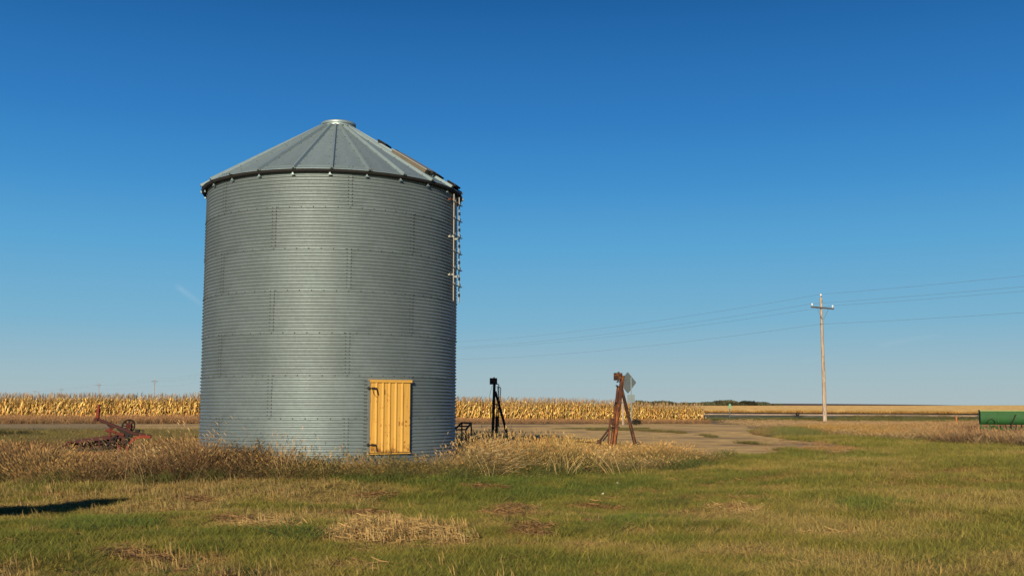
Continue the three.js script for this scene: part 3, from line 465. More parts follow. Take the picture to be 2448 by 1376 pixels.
// ---- low ripe crop beyond the highway, the ploughed rise and the far trees
{
  const R = rng(41);
  {
    const ws = []; for (let w = 16; w < 2600; w += Math.max(1.3, (w - 16) * 0.045)) ws.push(w);
    const pos = [], idx = [], uv = [], ns = 420, m = ws.length * 2;
    for (let i = 0; i <= ns; i++) { const s0 = mix(-1, 1, i / ns), s = Math.sign(s0) * Math.pow(Math.abs(s0), 1.6) * 1500 + 60;
      ws.forEach((w, k) => { for (const up of [0, 1]) { const ww = w + up * 0.22 + (vnoise(s * 0.35, k * 3.7) - 0.5) * 0.9, x = road0.x + roadDir.x * s + roadOut.x * ww, z = road0.z + roadDir.z * s + roadOut.z * ww; pos.push(x, 0.41 + (up ? 0.34 + 0.10 * vnoise(s * 0.8, k * 5.3) : k ? 0.10 : 0), z); uv.push(s / 7, up * 0.1 + k * 0.37); } });
      if (i < ns) for (let j = 0; j < m - 1; j++) { const p = i * m + j, q = p + m; idx.push(p, p + 1, q + 1, p, q + 1, q); } }
    const g = new THREE.BufferGeometry(); g.setAttribute('position', new THREE.Float32BufferAttribute(pos, 3)); g.setAttribute('uv', new THREE.Float32BufferAttribute(uv, 2)); g.setIndex(idx); const q = g.toNonIndexed(); q.computeVertexNormals();
    structure('crop_field', q, std([0.40, 0.275, 0.118], 0.95, 0, { map: grit }), 'low golden crop field spreading to the horizon beyond the highway');
  }
  const cg = [1, 2, 3].map((s) => { const r = rng(s * 77), L = new Leafy(); for (let i = 0; i < 30; i++) { const v = 0.6 + 0.7 * r(); L.blade((r() - 0.5) * 1.4, (r() - 0.5) * 0.9, 0.30 + 0.24 * r(), 0.05, r() * 6.28, 0.3, 0.4, [v * 0.62, v * 0.55, v * 0.5], [v, v, v], 2, r() * 6.28); } return L.geo(); }), items = [];
  for (let k = 0; k < 5200; k++) { const s = -60 + R() * 240, w = 14.6 + Math.pow(R(), 2.2) * 26, x = road0.x + roadDir.x * s + roadOut.x * w, z = road0.z + roadDir.z * s + roadOut.z * w; items.push({ x, y: 0.40, z, ry: R() * 6.28, s: 1 + 0.3 * R(), sy: (0.8 + 0.4 * R()) * (0.8 + 0.3 * fbm(s * 0.4, w * 0.4, 2)), c: jig(R, [0.47, 0.30, 0.09], 0.45) }); }
  scatter('crop_edge', cg, leafMat(), items, 'ragged golden near edge of the crop along the highway', 'crop', 'crop_plants');
  // ploughed rise
  const pos = [], idx = [], D = 1650, nx = 60;
  for (let i = 0; i <= nx; i++) { const px = 1380 + 960 * i / nx, x = (px - 1224) / F * D, hgt = EYE + (pl([[1380, 0.5], [1500, 2.0], [1870, 4.2], [2000, 3.4], [2150, 2.2], [2290, 0.4], [2340, -0.6]], px)) * D / F * 1.0; for (const [k, y] of [[0, -1], [1, hgt * 0.6], [2, hgt], [4, hgt - 0.4]]) pos.push(x, y, -(D + k * 45)); if (i < nx) for (let j = 0; j < 3; j++) { const p = i * 4 + j; idx.push(p, p + 4, p + 5, p, p + 5, p + 1); } }
  const hg = new THREE.BufferGeometry(); hg.setAttribute('position', new THREE.Float32BufferAttribute(pos, 3)); hg.setIndex(idx); hg.computeVertexNormals();
  structure('ploughed_hill', hg, std([0.085, 0.048, 0.036], 1), 'dark brown ploughed rise on the horizon');
  // far shelter belt
  const tg = [1, 2, 3, 4].map((s) => { const r = rng(s * 83), L = new Leafy(); for (let i = 0; i < 260; i++) { const a = r() * 6.28, e = Math.acos(1 - 1.4 * r()), q = 0.75 + 0.3 * r(), lump = 0.8 + 0.35 * vnoise(a * 1.3 + s * 9, e * 2), x = Math.cos(a) * Math.sin(e) * q * lump, z = Math.sin(a) * Math.sin(e) * q * lump, y = 0.35 + Math.cos(e) * 0.62 * q * lump, l = 0.14 + 0.12 * r(), f = r() * 6.28, v = 0.5 + 0.9 * r(), c = [v, v, v]; L.strip([[x - l * 0.5, y, z], [x, y + l * 0.5 * r(), z], [x + l * 0.5, y + l * 0.2, z]], [l * 0.5, l * 0.6, l * 0.3], [Math.cos(f) * 0.6, 0.7, Math.sin(f) * 0.6], [c, c, c]); } return L.geo(); }), trees = [];
  for (let k = 0; k < 130; k++) { const px = 1522 + R() * 345, d = 1420 + R() * 60, x = (px - 1224) / F * d, gap = 0.55 + 0.7 * fbm(px * 0.022, 3, 2), sc = (2.3 + 2.2 * R()) * gap * pl([[1522, 1.1], [1600, 1.05], [1690, 1.05], [1775, 1.25], [1830, 0.9], [1867, 0.55]], px); trees.push({ x, y: 0.3, z: -d, ry: R() * 6.28, s: sc * 1.9, sy: sc * 1.5, c: jig(R, mix3([0.050, 0.062, 0.030], [0.085, 0.078, 0.036], R()), 0.5) }); }
  scatter('far_trees', tg, leafMat(), trees, 'dark low line of trees on the horizon right of the corn', 'trees', 'tree_crown');
}

// ---------------------------------------------------------------- the grain bin
{
  const ALPHA = Math.atan2(-SIL.x, -SIL.z), deg = Math.PI / 180;
  const bin = thing('grain_bin', 'round corrugated steel grain bin with conical roof and a yellow door', 'grain bin', V(SIL.x, 0, SIL.z), ALPHA);
  const RING = 0.8128, SEAM0 = 1.241, BASE = SEAM0 - RING, PITCHC = RING / 12, AMP = 0.0135;
  part('foundation', new THREE.CylinderGeometry(SR + 0.06, SR + 0.10, BASE + 0.25, 72, 1), M.concrete, bin).position.y = (BASE - 0.25) / 2 - 0.004;
  // one corrugated wall sheet, 60 degrees wide and one ring high, lapped over its neighbours
  const sheet = (() => {
    const pos = [], uv = [], idx = [], NA = 18, NR = 12 * 8, w = 60.9 * deg;
    for (let j = 0; j <= NR; j++) for (let i = 0; i <= NA; i++) {
      const y = RING * 1.012 * j / NR - 0.008, a = (i / NA - 0.5) * w, r = SR + AMP * Math.cos(2 * Math.PI * y / PITCHC) + 0.0042 * (i / NA) + 0.0035 * (1 - j / NR);
      pos.push(Math.sin(a) * r, y, Math.cos(a) * r); uv.push(a * SR / 1.7, y / 1.7);
      if (i < NA && j < NR) { const p = j * (NA + 1) + i, q = p + NA + 1; idx.push(p, p + 1, q + 1, p, q + 1, q); }
    }
    const g = new THREE.BufferGeometry(); g.setAttribute('position', new THREE.Float32BufferAttribute(pos, 3)); g.setAttribute('uv', new THREE.Float32BufferAttribute(uv, 2)); g.setIndex(idx); g.computeVertexNormals(); return g;
  })();
  const R = rng(5), boltsH = [], boltG = new THREE.SphereGeometry(0.0105, 6, 4); boltG.scale(1, 1, 0.7);
  const boltAt = (a, y, r) => { const g = boltG.clone(); g.translate(0, 0, r); g.rotateY(a); g.translate(0, y, 0); boltsH.push(g); };
  for (let k = 0; k < 7; k++) {
    const y0 = BASE + k * RING, off = (6 - k) % 2 ? -25 : 6.5;
    for (let s = 0; s < 6; s++) {
      const a = (off + 30.2 + 60 * s) * deg, o = part('wall_sheet', sheet, M.galv[Math.floor(R() * 4)], bin); o.rotation.y = a; o.position.y = y0;
      const seam = (off + 60 * s) * deg;
      for (let c = 0; c < 12; c++) for (const e of [-0.016, 0.014]) boltAt(seam + e, y0 + (c + 0.5) * PITCHC + PITCHC / 2, SR + AMP + 0.006);
    }
    if (k) for (let b = 0; b < 72; b++) boltAt((off + 5 * b) * deg, y0 + 0.004, SR + AMP + 0.008);
  }
  for (let b = 0; b < 72; b++) boltAt((5 * b) * deg, BASE + 0.012, SR + AMP + 0.008);
  part('wall_bolts', joined(...boltsH), M.bolt, bin).userData.kind = 'stuff';
  // a narrow stiffening seam line under each ring lap (the lap edge itself)
  // roof: 24 panels with raised ribs
  const E = { r: 2.805, y: 6.045 }, C = { r: 0.385, y: 7.545 };
  const half = 7.5 * deg;
  const panelG = (() => {
    const p = [], idx = [], uv = [], n = 10;
    const put = (r, y, s, k) => { p.push(Math.sin(s * half) * r, y, Math.cos(half) * r / Math.cos(half) * Math.cos(s * half)); uv.push(s * r * 0.13, r * 0.4); };
    for (let k = 0; k <= n; k++) { const t = k / n, r = mix(C.r, E.r, t), y = mix(C.y, E.y, t); for (const s of [-1, -0.86, 0, 0.86, 1]) put(r, y + (s === 0 ? 0.004 : 0) * Math.sin(t * 3.14), s); }
    for (const s of [-1, -0.86, 0, 0.86, 1]) put(E.r + 0.004, E.y - 0.012, s);
    for (const s of [-1, -0.86, 0, 0.86, 1]) put(E.r - 0.01, E.y - 0.014, s);
    for (let k = 0; k < n + 2; k++) for (let j = 0; j < 4; j++) { const a = k * 5 + j, b = a + 5; idx.push(a, b, b + 1, a, b + 1, a + 1); }
    const g = new THREE.BufferGeometry(); g.setAttribute('position', new THREE.Float32BufferAttribute(p, 3)); g.setAttribute('uv', new THREE.Float32BufferAttribute(uv, 2)); g.setIndex(idx); const q = g.toNonIndexed(); q.computeVertexNormals(); return q;
  })();
  const slope = Math.atan2(C.y - E.y, E.r - C.r), L = Math.hypot(C.y - E.y, E.r - C.r);
  const ribG = (() => { const s = new THREE.Shape(); s.moveTo(-0.042, -0.002); s.lineTo(-0.019, 0.052); s.lineTo(0.019, 0.052); s.lineTo(0.042, -0.002); s.closePath(); const g = new THREE.ExtrudeGeometry(s, { depth: L + 0.03, bevelEnabled: false }); g.rotateX(slope); g.translate(0, C.y - 0.006 * 0, C.r); return g; })();
  const capG = box(0.042, 0.045, 0.018, 0, E.y + 0.010, E.r + 0.03, 0.2);
  M.clip = std([0.55, 0.56, 0.54], 0.6, 0.1);
  const clipG = joined(box(0.03, 0.04, 0.02, 0, 5.953, SR + 0.07), box(0.075, 0.014, 0.03, 0, 5.932, SR + 0.07));
  const boltsR = [];
  for (let k = 0; k < 24; k++) {
    const a = (6.2 + 15 * k) * deg, o = part('roof_panel', panelG, M.roof[k % 3], bin); o.rotation.y = a;
    const rib = part('roof_rib', ribG, M.roof[(k + 1) % 3], bin); rib.rotation.y = a + half;
    part('rib_end', capG, M.dark, rib);
    const clip = part('eave_clip', clipG, M.roof[0], bin); clip.rotation.y = a + 0.9 * half;
    for (let b = 0; b < 6; b++) { const t = 0.12 + 0.16 * b; for (const e of [-1, 1]) { const r = mix(C.r, E.r, t), g = boltG.clone(); g.translate(e * 0.062, mix(C.y, E.y, t) + 0.006, r); g.rotateY(a + half); boltsR.push(g); } }
  }
  part('roof_bolts', joined(...boltsR), M.bolt, bin).userData.kind = 'stuff';
  // eave ring under the overhang, closing the wall top
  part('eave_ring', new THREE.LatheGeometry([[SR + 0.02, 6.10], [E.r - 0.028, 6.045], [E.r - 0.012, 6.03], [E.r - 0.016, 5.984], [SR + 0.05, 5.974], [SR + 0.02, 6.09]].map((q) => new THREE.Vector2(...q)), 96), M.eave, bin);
  // fill collar and lid at the peak
  const off = V(0.055, 0, 0);
  const collar = part('fill_collar', new THREE.LatheGeometry([[0.372, 7.50], [0.388, 7.53], [0.372, 7.548], [0.362, 7.56], [0.362, 7.66]].map((q) => new THREE.Vector2(...q)), 48), M.roof[0], bin); collar.position.copy(off);
  part('lid', new THREE.LatheGeometry([[0, 7.715], [0.28, 7.707], [0.352, 7.694], [0.376, 7.682], [0.385, 7.672], [0.385, 7.632], [0.376, 7.628]].map((q) => new THREE.Vector2(...q)), 48), M.roof[1], collar);
  const ringG = new THREE.TorusGeometry(0.384, 0.010, 6, 48); ringG.rotateX(Math.PI / 2); ringG.translate(0, 7.565, 0); part('collar_band', ringG, M.dark, collar);
  // roof steps and hatch on the right-hand slope, wall ladder beneath
  const LA = 66.2 * deg;
  for (const t of [0.30, 0.47, 0.63, 0.80, 0.955]) {
    const s = part('roof_step', joined(box(0.34, 0.045, 0.22, 0, 0.075, 0), box(0.02, 0.09, 0.16, -0.16, 0.035, 0), box(0.02, 0.09, 0.16, 0.16, 0.035, 0)), M.dark, bin);
    s.rotation.order = 'YXZ'; s.rotation.y = LA; s.rotation.x = slope; const r = mix(C.r, E.r, t); s.position.set(Math.sin(LA) * r, mix(C.y, E.y, t), Math.cos(LA) * r);
  }
  { const h = new THREE.Group(); h.name = 'roof_hatch'; bin.add(h); const a = 55.5 * deg, r = mix(C.r, E.r, 0.66); h.rotation.order = 'YXZ'; h.rotation.y = a; h.rotation.x = slope; h.position.set(Math.sin(a) * r, mix(C.y, E.y, 0.66) + 0.01, Math.cos(a) * r);
    part('hatch_frame', joined(box(0.48, 0.06, 0.03, 0, 0.03, 0.47), box(0.48, 0.06, 0.03, 0, 0.03, -0.47), box(0.03, 0.06, 0.91, -0.225, 0.03, 0), box(0.03, 0.06, 0.91, 0.225, 0.03, 0)), M.yellowRust, h);
    part('hatch_lid', box(0.50, 0.03, 1.0, 0, 0.078, 0, 0.3), std([0.25, 0.26, 0.25], 0.75, 0.2, { map: galvTex }), h); part('hatch_latch', box(0.12, 0.06, 0.05, 0, 0.07, 0.53), M.dark, h); }
  { const lad = new THREE.Group(); lad.name = 'wall_ladder'; bin.add(lad); lad.rotation.y = LA;
    const W = 0.19, rr = SR + 0.125, y0 = 3.66, y1 = 5.93;
    for (const s of [-1, 1]) part('rail', box(0.034, y1 - y0, 0.022, s * W, (y0 + y1) / 2, rr, 0.2), M.zinc, lad);
    for (let k = 0; k < 6; k++) { const y = y1 - 0.17 - k * 0.351; part('rung', joined(rod(V(-W - 0.05, y, rr + 0.012), V(W + 0.05, y, rr + 0.012), 0.011), box(0.02, 0.02, 0.05, W + 0.05, y - 0.012, rr + 0.03)), M.dark, lad); const pg = new THREE.CylinderGeometry(0.05, 0.05, 0.012, 6); pg.rotateX(Math.PI / 2); for (const s of [-1, 1]) { const p2 = pg.clone(); p2.translate(s * W + (s < 0 ? 0.06 : 0.0), y + 0.02, rr + 0.02); part('rung_plate', p2, M.zinc, lad); } }
    for (const y of [4.22, 5.03, 5.82]) { const bm = y > 5.5 ? M.rust : M.zinc; part('wall_bracket', joined(box(0.12, 0.035, 0.012, -W - 0.055, y, rr - 0.05), box(0.012, 0.035, 0.15, -W, y, rr - 0.075)), bm, lad); part('wall_bracket', box(0.012, 0.035, 0.15, W, y, rr - 0.075), bm, lad); }
    for (let k = 0; k < 6; k++) part('rail_joint', box(0.05, 0.07, 0.03, W + 0.004, y1 - 0.36 - k * 0.351, rr + 0.004), M.dark, lad); }
  // yellow door
  {
    const A = 24.7 * deg, W = 0.862, H = 1.385, D = SR + 0.046;
    const prof = [], flat = 0.098, n = 6, stepw = (W - 0.02) / n;
    const s = new THREE.Shape(); const top = [];
    for (let k = 0; k < n; k++) { const x0 = -W / 2 + 0.01 + k * stepw; top.push([x0, k ? -0.012 : 0.012], [x0 + 0.004, 0.012], [x0 + stepw - 0.052, 0.012], [x0 + stepw - 0.034, 0.034], [x0 + stepw - 0.014, 0.034], [x0 + stepw - 0.010, k < n - 1 ? -0.012 : 0.012]); }
    top.pop(); top.pop(); top.pop();
    top.push([W / 2 - 0.004, 0.012]);
    s.moveTo(-W / 2 + 0.004, -0.03); for (const q of top) s.lineTo(q[0], q[1]); s.lineTo(W / 2 - 0.004, -0.03); s.closePath();
    const g = new THREE.ExtrudeGeometry(s, { depth: H - 0.03, bevelEnabled: false }); g.rotateX(-Math.PI / 2); g.translate(0, 0.015, 0);
    // extrusion runs up +y; profile height faces +z after turning over
    g.scale(1, 1, -1); { const p = g.attributes.position, u = new Float32Array(p.count * 2); for (let i = 0; i < p.count; i++) { u[i * 2] = p.getX(i) / 1.45 + 0.4; u[i * 2 + 1] = p.getY(i) / 1.45; } g.setAttribute('uv', new THREE.BufferAttribute(u, 2)); const q = g.attributes.position.array; for (let i = 0; i < q.length; i += 9) { for (let c = 0; c < 3; c++) { const t = q[i + c]; q[i + c] = q[i + 3 + c]; q[i + 3 + c] = t; } } g.computeVertexNormals(); }
    const door = part('door', g, M.yellow, bin);
    door.userData.label = 'yellow ribbed access door with two dark latches';
    door.rotation.y = A; door.position.set(Math.sin(A) * D, 0.585, Math.cos(A) * D);
    // frame: jambs reaching back to the curved wall, sill and overhanging lip
    part('jamb', box(0.014, H + 0.01, 0.10, -W / 2 - 0.006, H / 2, -0.048), M.zinc, door);
    part('jamb', box(0.014, H + 0.01, 0.10, W / 2 + 0.006, H / 2, -0.048), M.dark, door);
    part('door_lip', joined(box(W + 0.05, 0.012, 0.16, 0.0, H + 0.012, -0.03), box(W + 0.05, 0.05, 0.012, 0.0, H - 0.012, 0.040)), M.yellow, door);
    part('sill', box(W + 0.02, 0.022, 0.10, 0, -0.008, -0.02), M.yellow, door);
    for (const y of [1.235, 0.165]) {
      const yb = y, la = part('latch', joined(rod(V(-W / 2 - 0.055, yb, 0.02), V(-W / 2 + 0.10, yb - 0.004, 0.045), 0.010), rod(V(-W / 2 + 0.02, yb, 0.03), V(-W / 2 + 0.045, yb, 0.03), 0.022), rod(V(-W / 2 + 0.06, yb - 0.004, 0.036), V(-W / 2 + 0.085, yb - 0.004, 0.036), 0.022), beam(V(-W / 2 + 0.105, yb + 0.012, 0.042), V(-W / 2 + 0.145, yb - 0.125, 0.038), 0.022, 0.012)), M.dark, door);
      const tg = new THREE.TorusGeometry(0.024, 0.008, 6, 16); tg.translate(-W / 2 - 0.045, yb, 0.02); part('latch_eye', tg, M.dark, door);
    }
    part('chain', bent([V(-W / 2 + 0.02, 1.22, 0.04), V(-W / 2 + 0.06, 1.12, 0.035), V(-W / 2 + 0.13, 1.06, 0.035)], 0.005, 5, 12), M.dark, door);
    part('numeral', joined(box(0.009, 0.082, 0.004, -0.125, 1.165, 0.0145), box(0.014, 0.009, 0.004, -0.133, 1.199, 0.0145), box(0.022, 0.008, 0.004, -0.125, 1.125, 0.0145)), M.dark, door).userData.label = 'dark painted figure 1';
    // bolt flange left of the door
    const fb = []; for (let k = 0; k < 21; k++) for (const e of [0.05, 0.085]) { const q = boltG.clone(); q.translate(0, 0, SR + AMP + 0.008); q.rotateY(A - (W / 2 + e) / SR); q.translate(0, 0.60 + k * PITCHC, 0); fb.push(q); }
    part('frame_bolts', joined(...fb), M.bolt, bin).userData.kind = 'stuff';
  }
}

// ---------------------------------------------------------------- power line
{
  const poleH = 12.05;
  const P0 = at(1973, 1003, 100).setY(height(30.2, -100)), dirLine = V(-0.49, 0, -0.87).normalize();
  const turnArm = Math.atan2(-dirLine.x, -dirLine.z);
  const pole = thing('utility_pole', 'weathered wooden utility pole with one crossarm, nearest, right of the drive', 'utility pole', P0, 0, 'utility poles of the power line');
  part('pole', new THREE.CylinderGeometry(0.115, 0.205, poleH + 0.3, 16, 12).translate(0, (poleH - 0.3) / 2, 0), M.poleWood, pole);
  const armDir = V(Math.cos(0.52), -0.018, -Math.sin(0.52)), A = (s, y, o = 0) => V(armDir.x * s, y + armDir.y * s, armDir.z * s).add(V(dirLine.x, 0, dirLine.z).multiplyScalar(-o));
  const AY = 11.02;
  part('crossarm', beam(A(-1.5, AY, 0.16), A(1.5, AY, 0.16), 0.13, 0.16, 0.52), M.armWood, pole);
  for (const s of [-1, 1]) part('brace', beam(A(s * 0.78, AY - 0.05, 0.19), A(s * 0.08, AY - 1.12, 0.17), 0.045, 0.02), M.zinc, pole);
  const ins = new THREE.LatheGeometry([[0.02, 0], [0.025, 0.10], [0.10, 0.11], [0.105, 0.15], [0.055, 0.17], [0.085, 0.20], [0.07, 0.26], [0.0, 0.28]].map((q) => new THREE.Vector2(...q)), 14);
  const insAt = (v) => { const o = part('insulator', ins, M.porcelain, pole); o.position.copy(v); };
  insAt(A(-1.38, AY + 0.07, 0.16)); insAt(A(1.38, AY + 0.07, 0.16)); insAt(V(0, poleH + 0.06, 0));
  part('pole_top_pin', joined(rod(V(0.06, poleH - 0.5, 0.10), V(0.02, poleH + 0.12, 0.02), 0.035)), M.dark, pole);
  part('neutral_clamp', rod(V(-0.2, 9.45, 0.05), V(0.12, 9.45, 0.12), 0.03), M.dark, pole);
  const steps = []; for (let k = 0; k < 9; k++) { const y = 3.2 + k * 0.62, a = 0.8 + (k % 3) * 0.5; steps.push(box(0.03, 0.18 - 0.03 * (k % 2), 0.012, Math.cos(a) * (0.195 - 0.0072 * y), y, Math.sin(a) * (0.205 - 0.0072 * y))); }
  part('weather_check', joined(...steps), M.armWood, pole);
  const far = [[419, 372, 'far utility pole nearest the left edge of the bin'], [498, 240, 'far utility pole left of the bin, second from it, above the corn'], [644, 150, 'far utility pole left of the bin, third from it, above the corn'], [730, 88, 'tiny utility pole half sunk in the corn, fourth left of the bin'], [872, 38, 'tiny farthest utility pole at the left edge of the corn']];
  const tops = [P0];
  const P1 = V((372 - 1224) / F * 419, 0, -419);
  for (const t of [0.25, 0.5, 0.75]) tops.push(P0.clone().lerp(P1, t));
  far.forEach(([d, px, label]) => { const o = pole.clone(); o.name = numbered('utility_pole'); o.position.set((px - 1224) / F * d, 0, -d); o.userData = { ...pole.userData, label }; scene.add(o); tops.push(o.position.clone()); });
  tops.unshift(V(P0.x + 43.5, 0, P0.z + 80));
  for (const [name, get, label] of [['top', () => V(0, poleH + 0.30, 0), 'topmost wire, on the pole-top insulator'], ['left', () => A(-1.38, AY + 0.30, 0.16), 'wire on the left end of the crossarm'], ['right', () => A(1.38, AY + 0.30, 0.16), 'wire on the right end of the crossarm'], ['low', () => V(-0.12, 9.45, 0.1), 'lowest wire, clamped to the pole below the crossarm']]) {
    const gs = [];
    for (let k = 0; k < tops.length - 1; k++) { const a = tops[k].clone().add(get()), b = tops[k + 1].clone().add(get()), pts = []; for (let i = 0; i <= 16; i++) { const t = i / 16, p = a.clone().lerp(b, t); p.y -= 4 * 0.85 * t * (1 - t); pts.push(p); } gs.push(new THREE.TubeGeometry(new THREE.CatmullRomCurve3(pts), 24, 0.0095, 5)); }
    const w = part('power_wire', joined(...gs), M.wire, scene); w.name = numbered('power_wire'); tag(w, label + ' of the power line', 'power line', 'wires of the power line');
  }
}

// ---------------------------------------------------------------- rusty pipe stands
function local(base) { return (px, py, d, dz = 0) => { const p = at(px, py, d - dz).sub(base); return p; }; }
function plateBracket(a, w, h, depth, m, parent, turn) {          // open box bracket of welded plates with a bolt hole
  const s = new THREE.Shape(); s.moveTo(-depth / 2, -h / 2); s.lineTo(depth / 2, -h / 2); s.lineTo(depth / 2, h / 2); s.lineTo(-depth / 2, h / 2); s.closePath();
  const hole = new THREE.Path(); hole.absarc(-depth * 0.15, -0.01, 0.026, 0, 6.28, true); s.holes.push(hole);
  const side = new THREE.ExtrudeGeometry(s, { depth: 0.012, bevelEnabled: false });
  const f = side.clone().translate(0, 0, w / 2), b = side.clone().translate(0, 0, -w / 2);
  const o = part('head_bracket', joined(f, b, box(0.012, h, w, depth / 2 - 0.006, 0, 0), box(depth, 0.012, w, 0, h / 2 - 0.006, 0), box(0.05, 0.03, 0.05, depth * 0.1, h / 2 + 0.02, 0)), m, parent); o.position.copy(a); o.rotation.y = turn;
}
{
  const d = 33, base = onGround(1468, 1081); base.z = -d; base.x = (1468 - 1224) / F * d; base.y = height(base.x, base.z);
  const s = thing('pipe_stand', 'rusty brown steel pipe stand with a slanted brace, sunlit beside the gravel drive', 'pipe stand', base, 0, 'pipe stands'), q = local(base);
  part('pipe', rod(q(1466, 1084, d), q(1488.5, 897, d), 0.068, 0.068, 18), M.rust, s);
  part('pipe', rod(q(1460, 1084, d, -0.12), q(1478.5, 922, d, -0.12), 0.050, 0.050, 16), M.rust, s);
  part('brace', rod(q(1524, 1084, d, -0.25), q(1487, 931, d, -0.05), 0.058, 0.050, 16), M.rustDark, s);
  part('brace_shoe', box(0.16, 0.03, 0.14, 0, 0, 0), M.rustDark, s).position.copy(q(1525, 1083, d, -0.25));
  plateBracket(q(1477.5, 900, d, 0.03), 0.15, 0.235, 0.23, M.rustDark, s, 0.35);
  part('hook', bent([q(1481, 912, d, 0.02), q(1477, 911, d, 0.04), q(1475, 914, d, 0.04)], 0.02, 6, 10), M.dark, s);
  part('hook', bent([q(1478, 923, d, 0.0), q(1474, 921, d, 0.04), q(1473, 923, d, 0.04)], 0.02, 6, 10), M.dark, s);
  for (const [x, y] of [[1478, 962], [1471, 1021]]) { part('clamp', joined(box(0.24, 0.022, 0.20, -0.03, 0, -0.05), box(0.05, 0.03, 0.03, 0.115, 0.0, 0.03)), M.dark, s).position.copy(q(x, y, d)); }
  part('jack_post', beam(q(1452, 1084, d, 0.05), q(1459.5, 998, d, 0.05), 0.055, 0.055), M.rust, s);
  part('jack_bracket', box(0.09, 0.20, 0.06, 0, 0, 0), M.rustDark, s).position.copy(q(1464.5, 1007, d, 0));
  part('strut', beam(q(1457, 1024, d, 0.05), q(1433, 1055, d, 0.25), 0.045, 0.045), M.rustDark, s);
  part('strut', beam(q(1455, 1036, d, 0.0), q(1441, 1054, d, 0.12), 0.035, 0.035), M.dark, s);
  part('foot_hub', joined(box(0.09, 0.26, 0.09, 0, -0.1, 0, 0.2), rod(V(-0.07, 0, 0), V(0.07, 0, 0), 0.06)), M.rustDark, s).position.copy(q(1433, 1056, d, 0.25));
  part('drag_rod', rod(q(1433, 1059, d, 0.25), q(1374, 1054, d, 0.2), 0.018), M.rustDark, s);
}
{
  const d = 41, base = V((1180 - 1224) / F * d, 0, -d); base.y = height(base.x, base.z);
  const s = thing('pipe_stand', 'dark steel pipe stand with a slanted brace, standing in the shadow beside the bin', 'pipe stand', base, 0, 'pipe stands'), q = local(base);
  part('pipe', rod(q(1177, 1060, d), q(1182, 915, d), 0.058, 0.055, 16), M.rustDark, s);
  part('brace', rod(q(1219, 1060, d, -0.2), q(1184, 935, d, -0.05), 0.055, 0.05, 16), M.rustDark, s);
  plateBracket(q(1179.5, 911, d, 0.02), 0.15, 0.25, 0.26, M.rustDark, s, 0.3);
  part('bent_rod', bent([q(1186, 918, d), q(1190.5, 917.5, d), q(1192.5, 921, d), q(1192, 970, d), q(1192, 1020, d)], 0.02, 6, 30), M.dark, s);
  part('bent_rod', bent([q(1190, 926, d, -0.1), q(1195.5, 925.5, d, -0.1), q(1197, 928, d, -0.1), q(1196, 945, d, -0.1), q(1194.5, 964, d, -0.1)], 0.018, 6, 30), M.dark, s);
  part('ratchet_chain', joined(...Array.from({ length: 9 }, (_, k) => { const g = new THREE.TorusGeometry(0.022, 0.008, 5, 10); if (k % 2) g.rotateY(1.57); const p = q(1189 + k * 0.3, 924 + k * 2.4, d, 0.02); g.translate(p.x, p.y, p.z); return g; })), M.dark, s);
  part('ram_rod', rod(q(1188, 965, d, 0.03), q(1187.5, 996, d, 0.03), 0.022), M.rustDark, s);
  part('ram', rod(q(1187, 1058, d, 0.03), q(1187.5, 994, d, 0.03), 0.056), M.rustDark, s);
  part('clamp', box(0.26, 0.03, 0.16, 0.05, 0, 0), M.dark, s).position.copy(q(1183, 965, d));
  part('loose_wire', bent([q(1177, 920, d), q(1173, 935, d), q(1170, 950, d), q(1169.6, 968, d)], 0.006, 4, 16), M.dark, s);
}
{ // tilted open frame behind the bin
  const d = 37.5, base = V((1106 - 1224) / F * d, 0, -d); base.y = height(base.x, base.z);
  const s = thing('tilted_frame', 'dark tilted ladder-like steel frame low in the shadow at the right foot of the bin', 'metal frame', base), q = local(base);
  const a = q(1086, 1027, d, 0.25), b = q(1104, 1010, d, -0.3), c = q(1126.5, 1011, d, -0.3), e = q(1114, 1026, d, 0.25);
  for (const [m, n] of [[a, b], [e, c]]) part('side_bar', beam(m, n, 0.055, 0.055), M.rustDark, s);
  for (const t of [0, 0.5, 1]) part('cross_bar', beam(a.clone().lerp(b, t), e.clone().lerp(c, t), 0.05, 0.05), M.rustDark, s);
  for (const v of [a, e, b, c]) part('leg', beam(V(v.x, -0.02, v.z), v, 0.05, 0.05), M.rustDark, s);
}

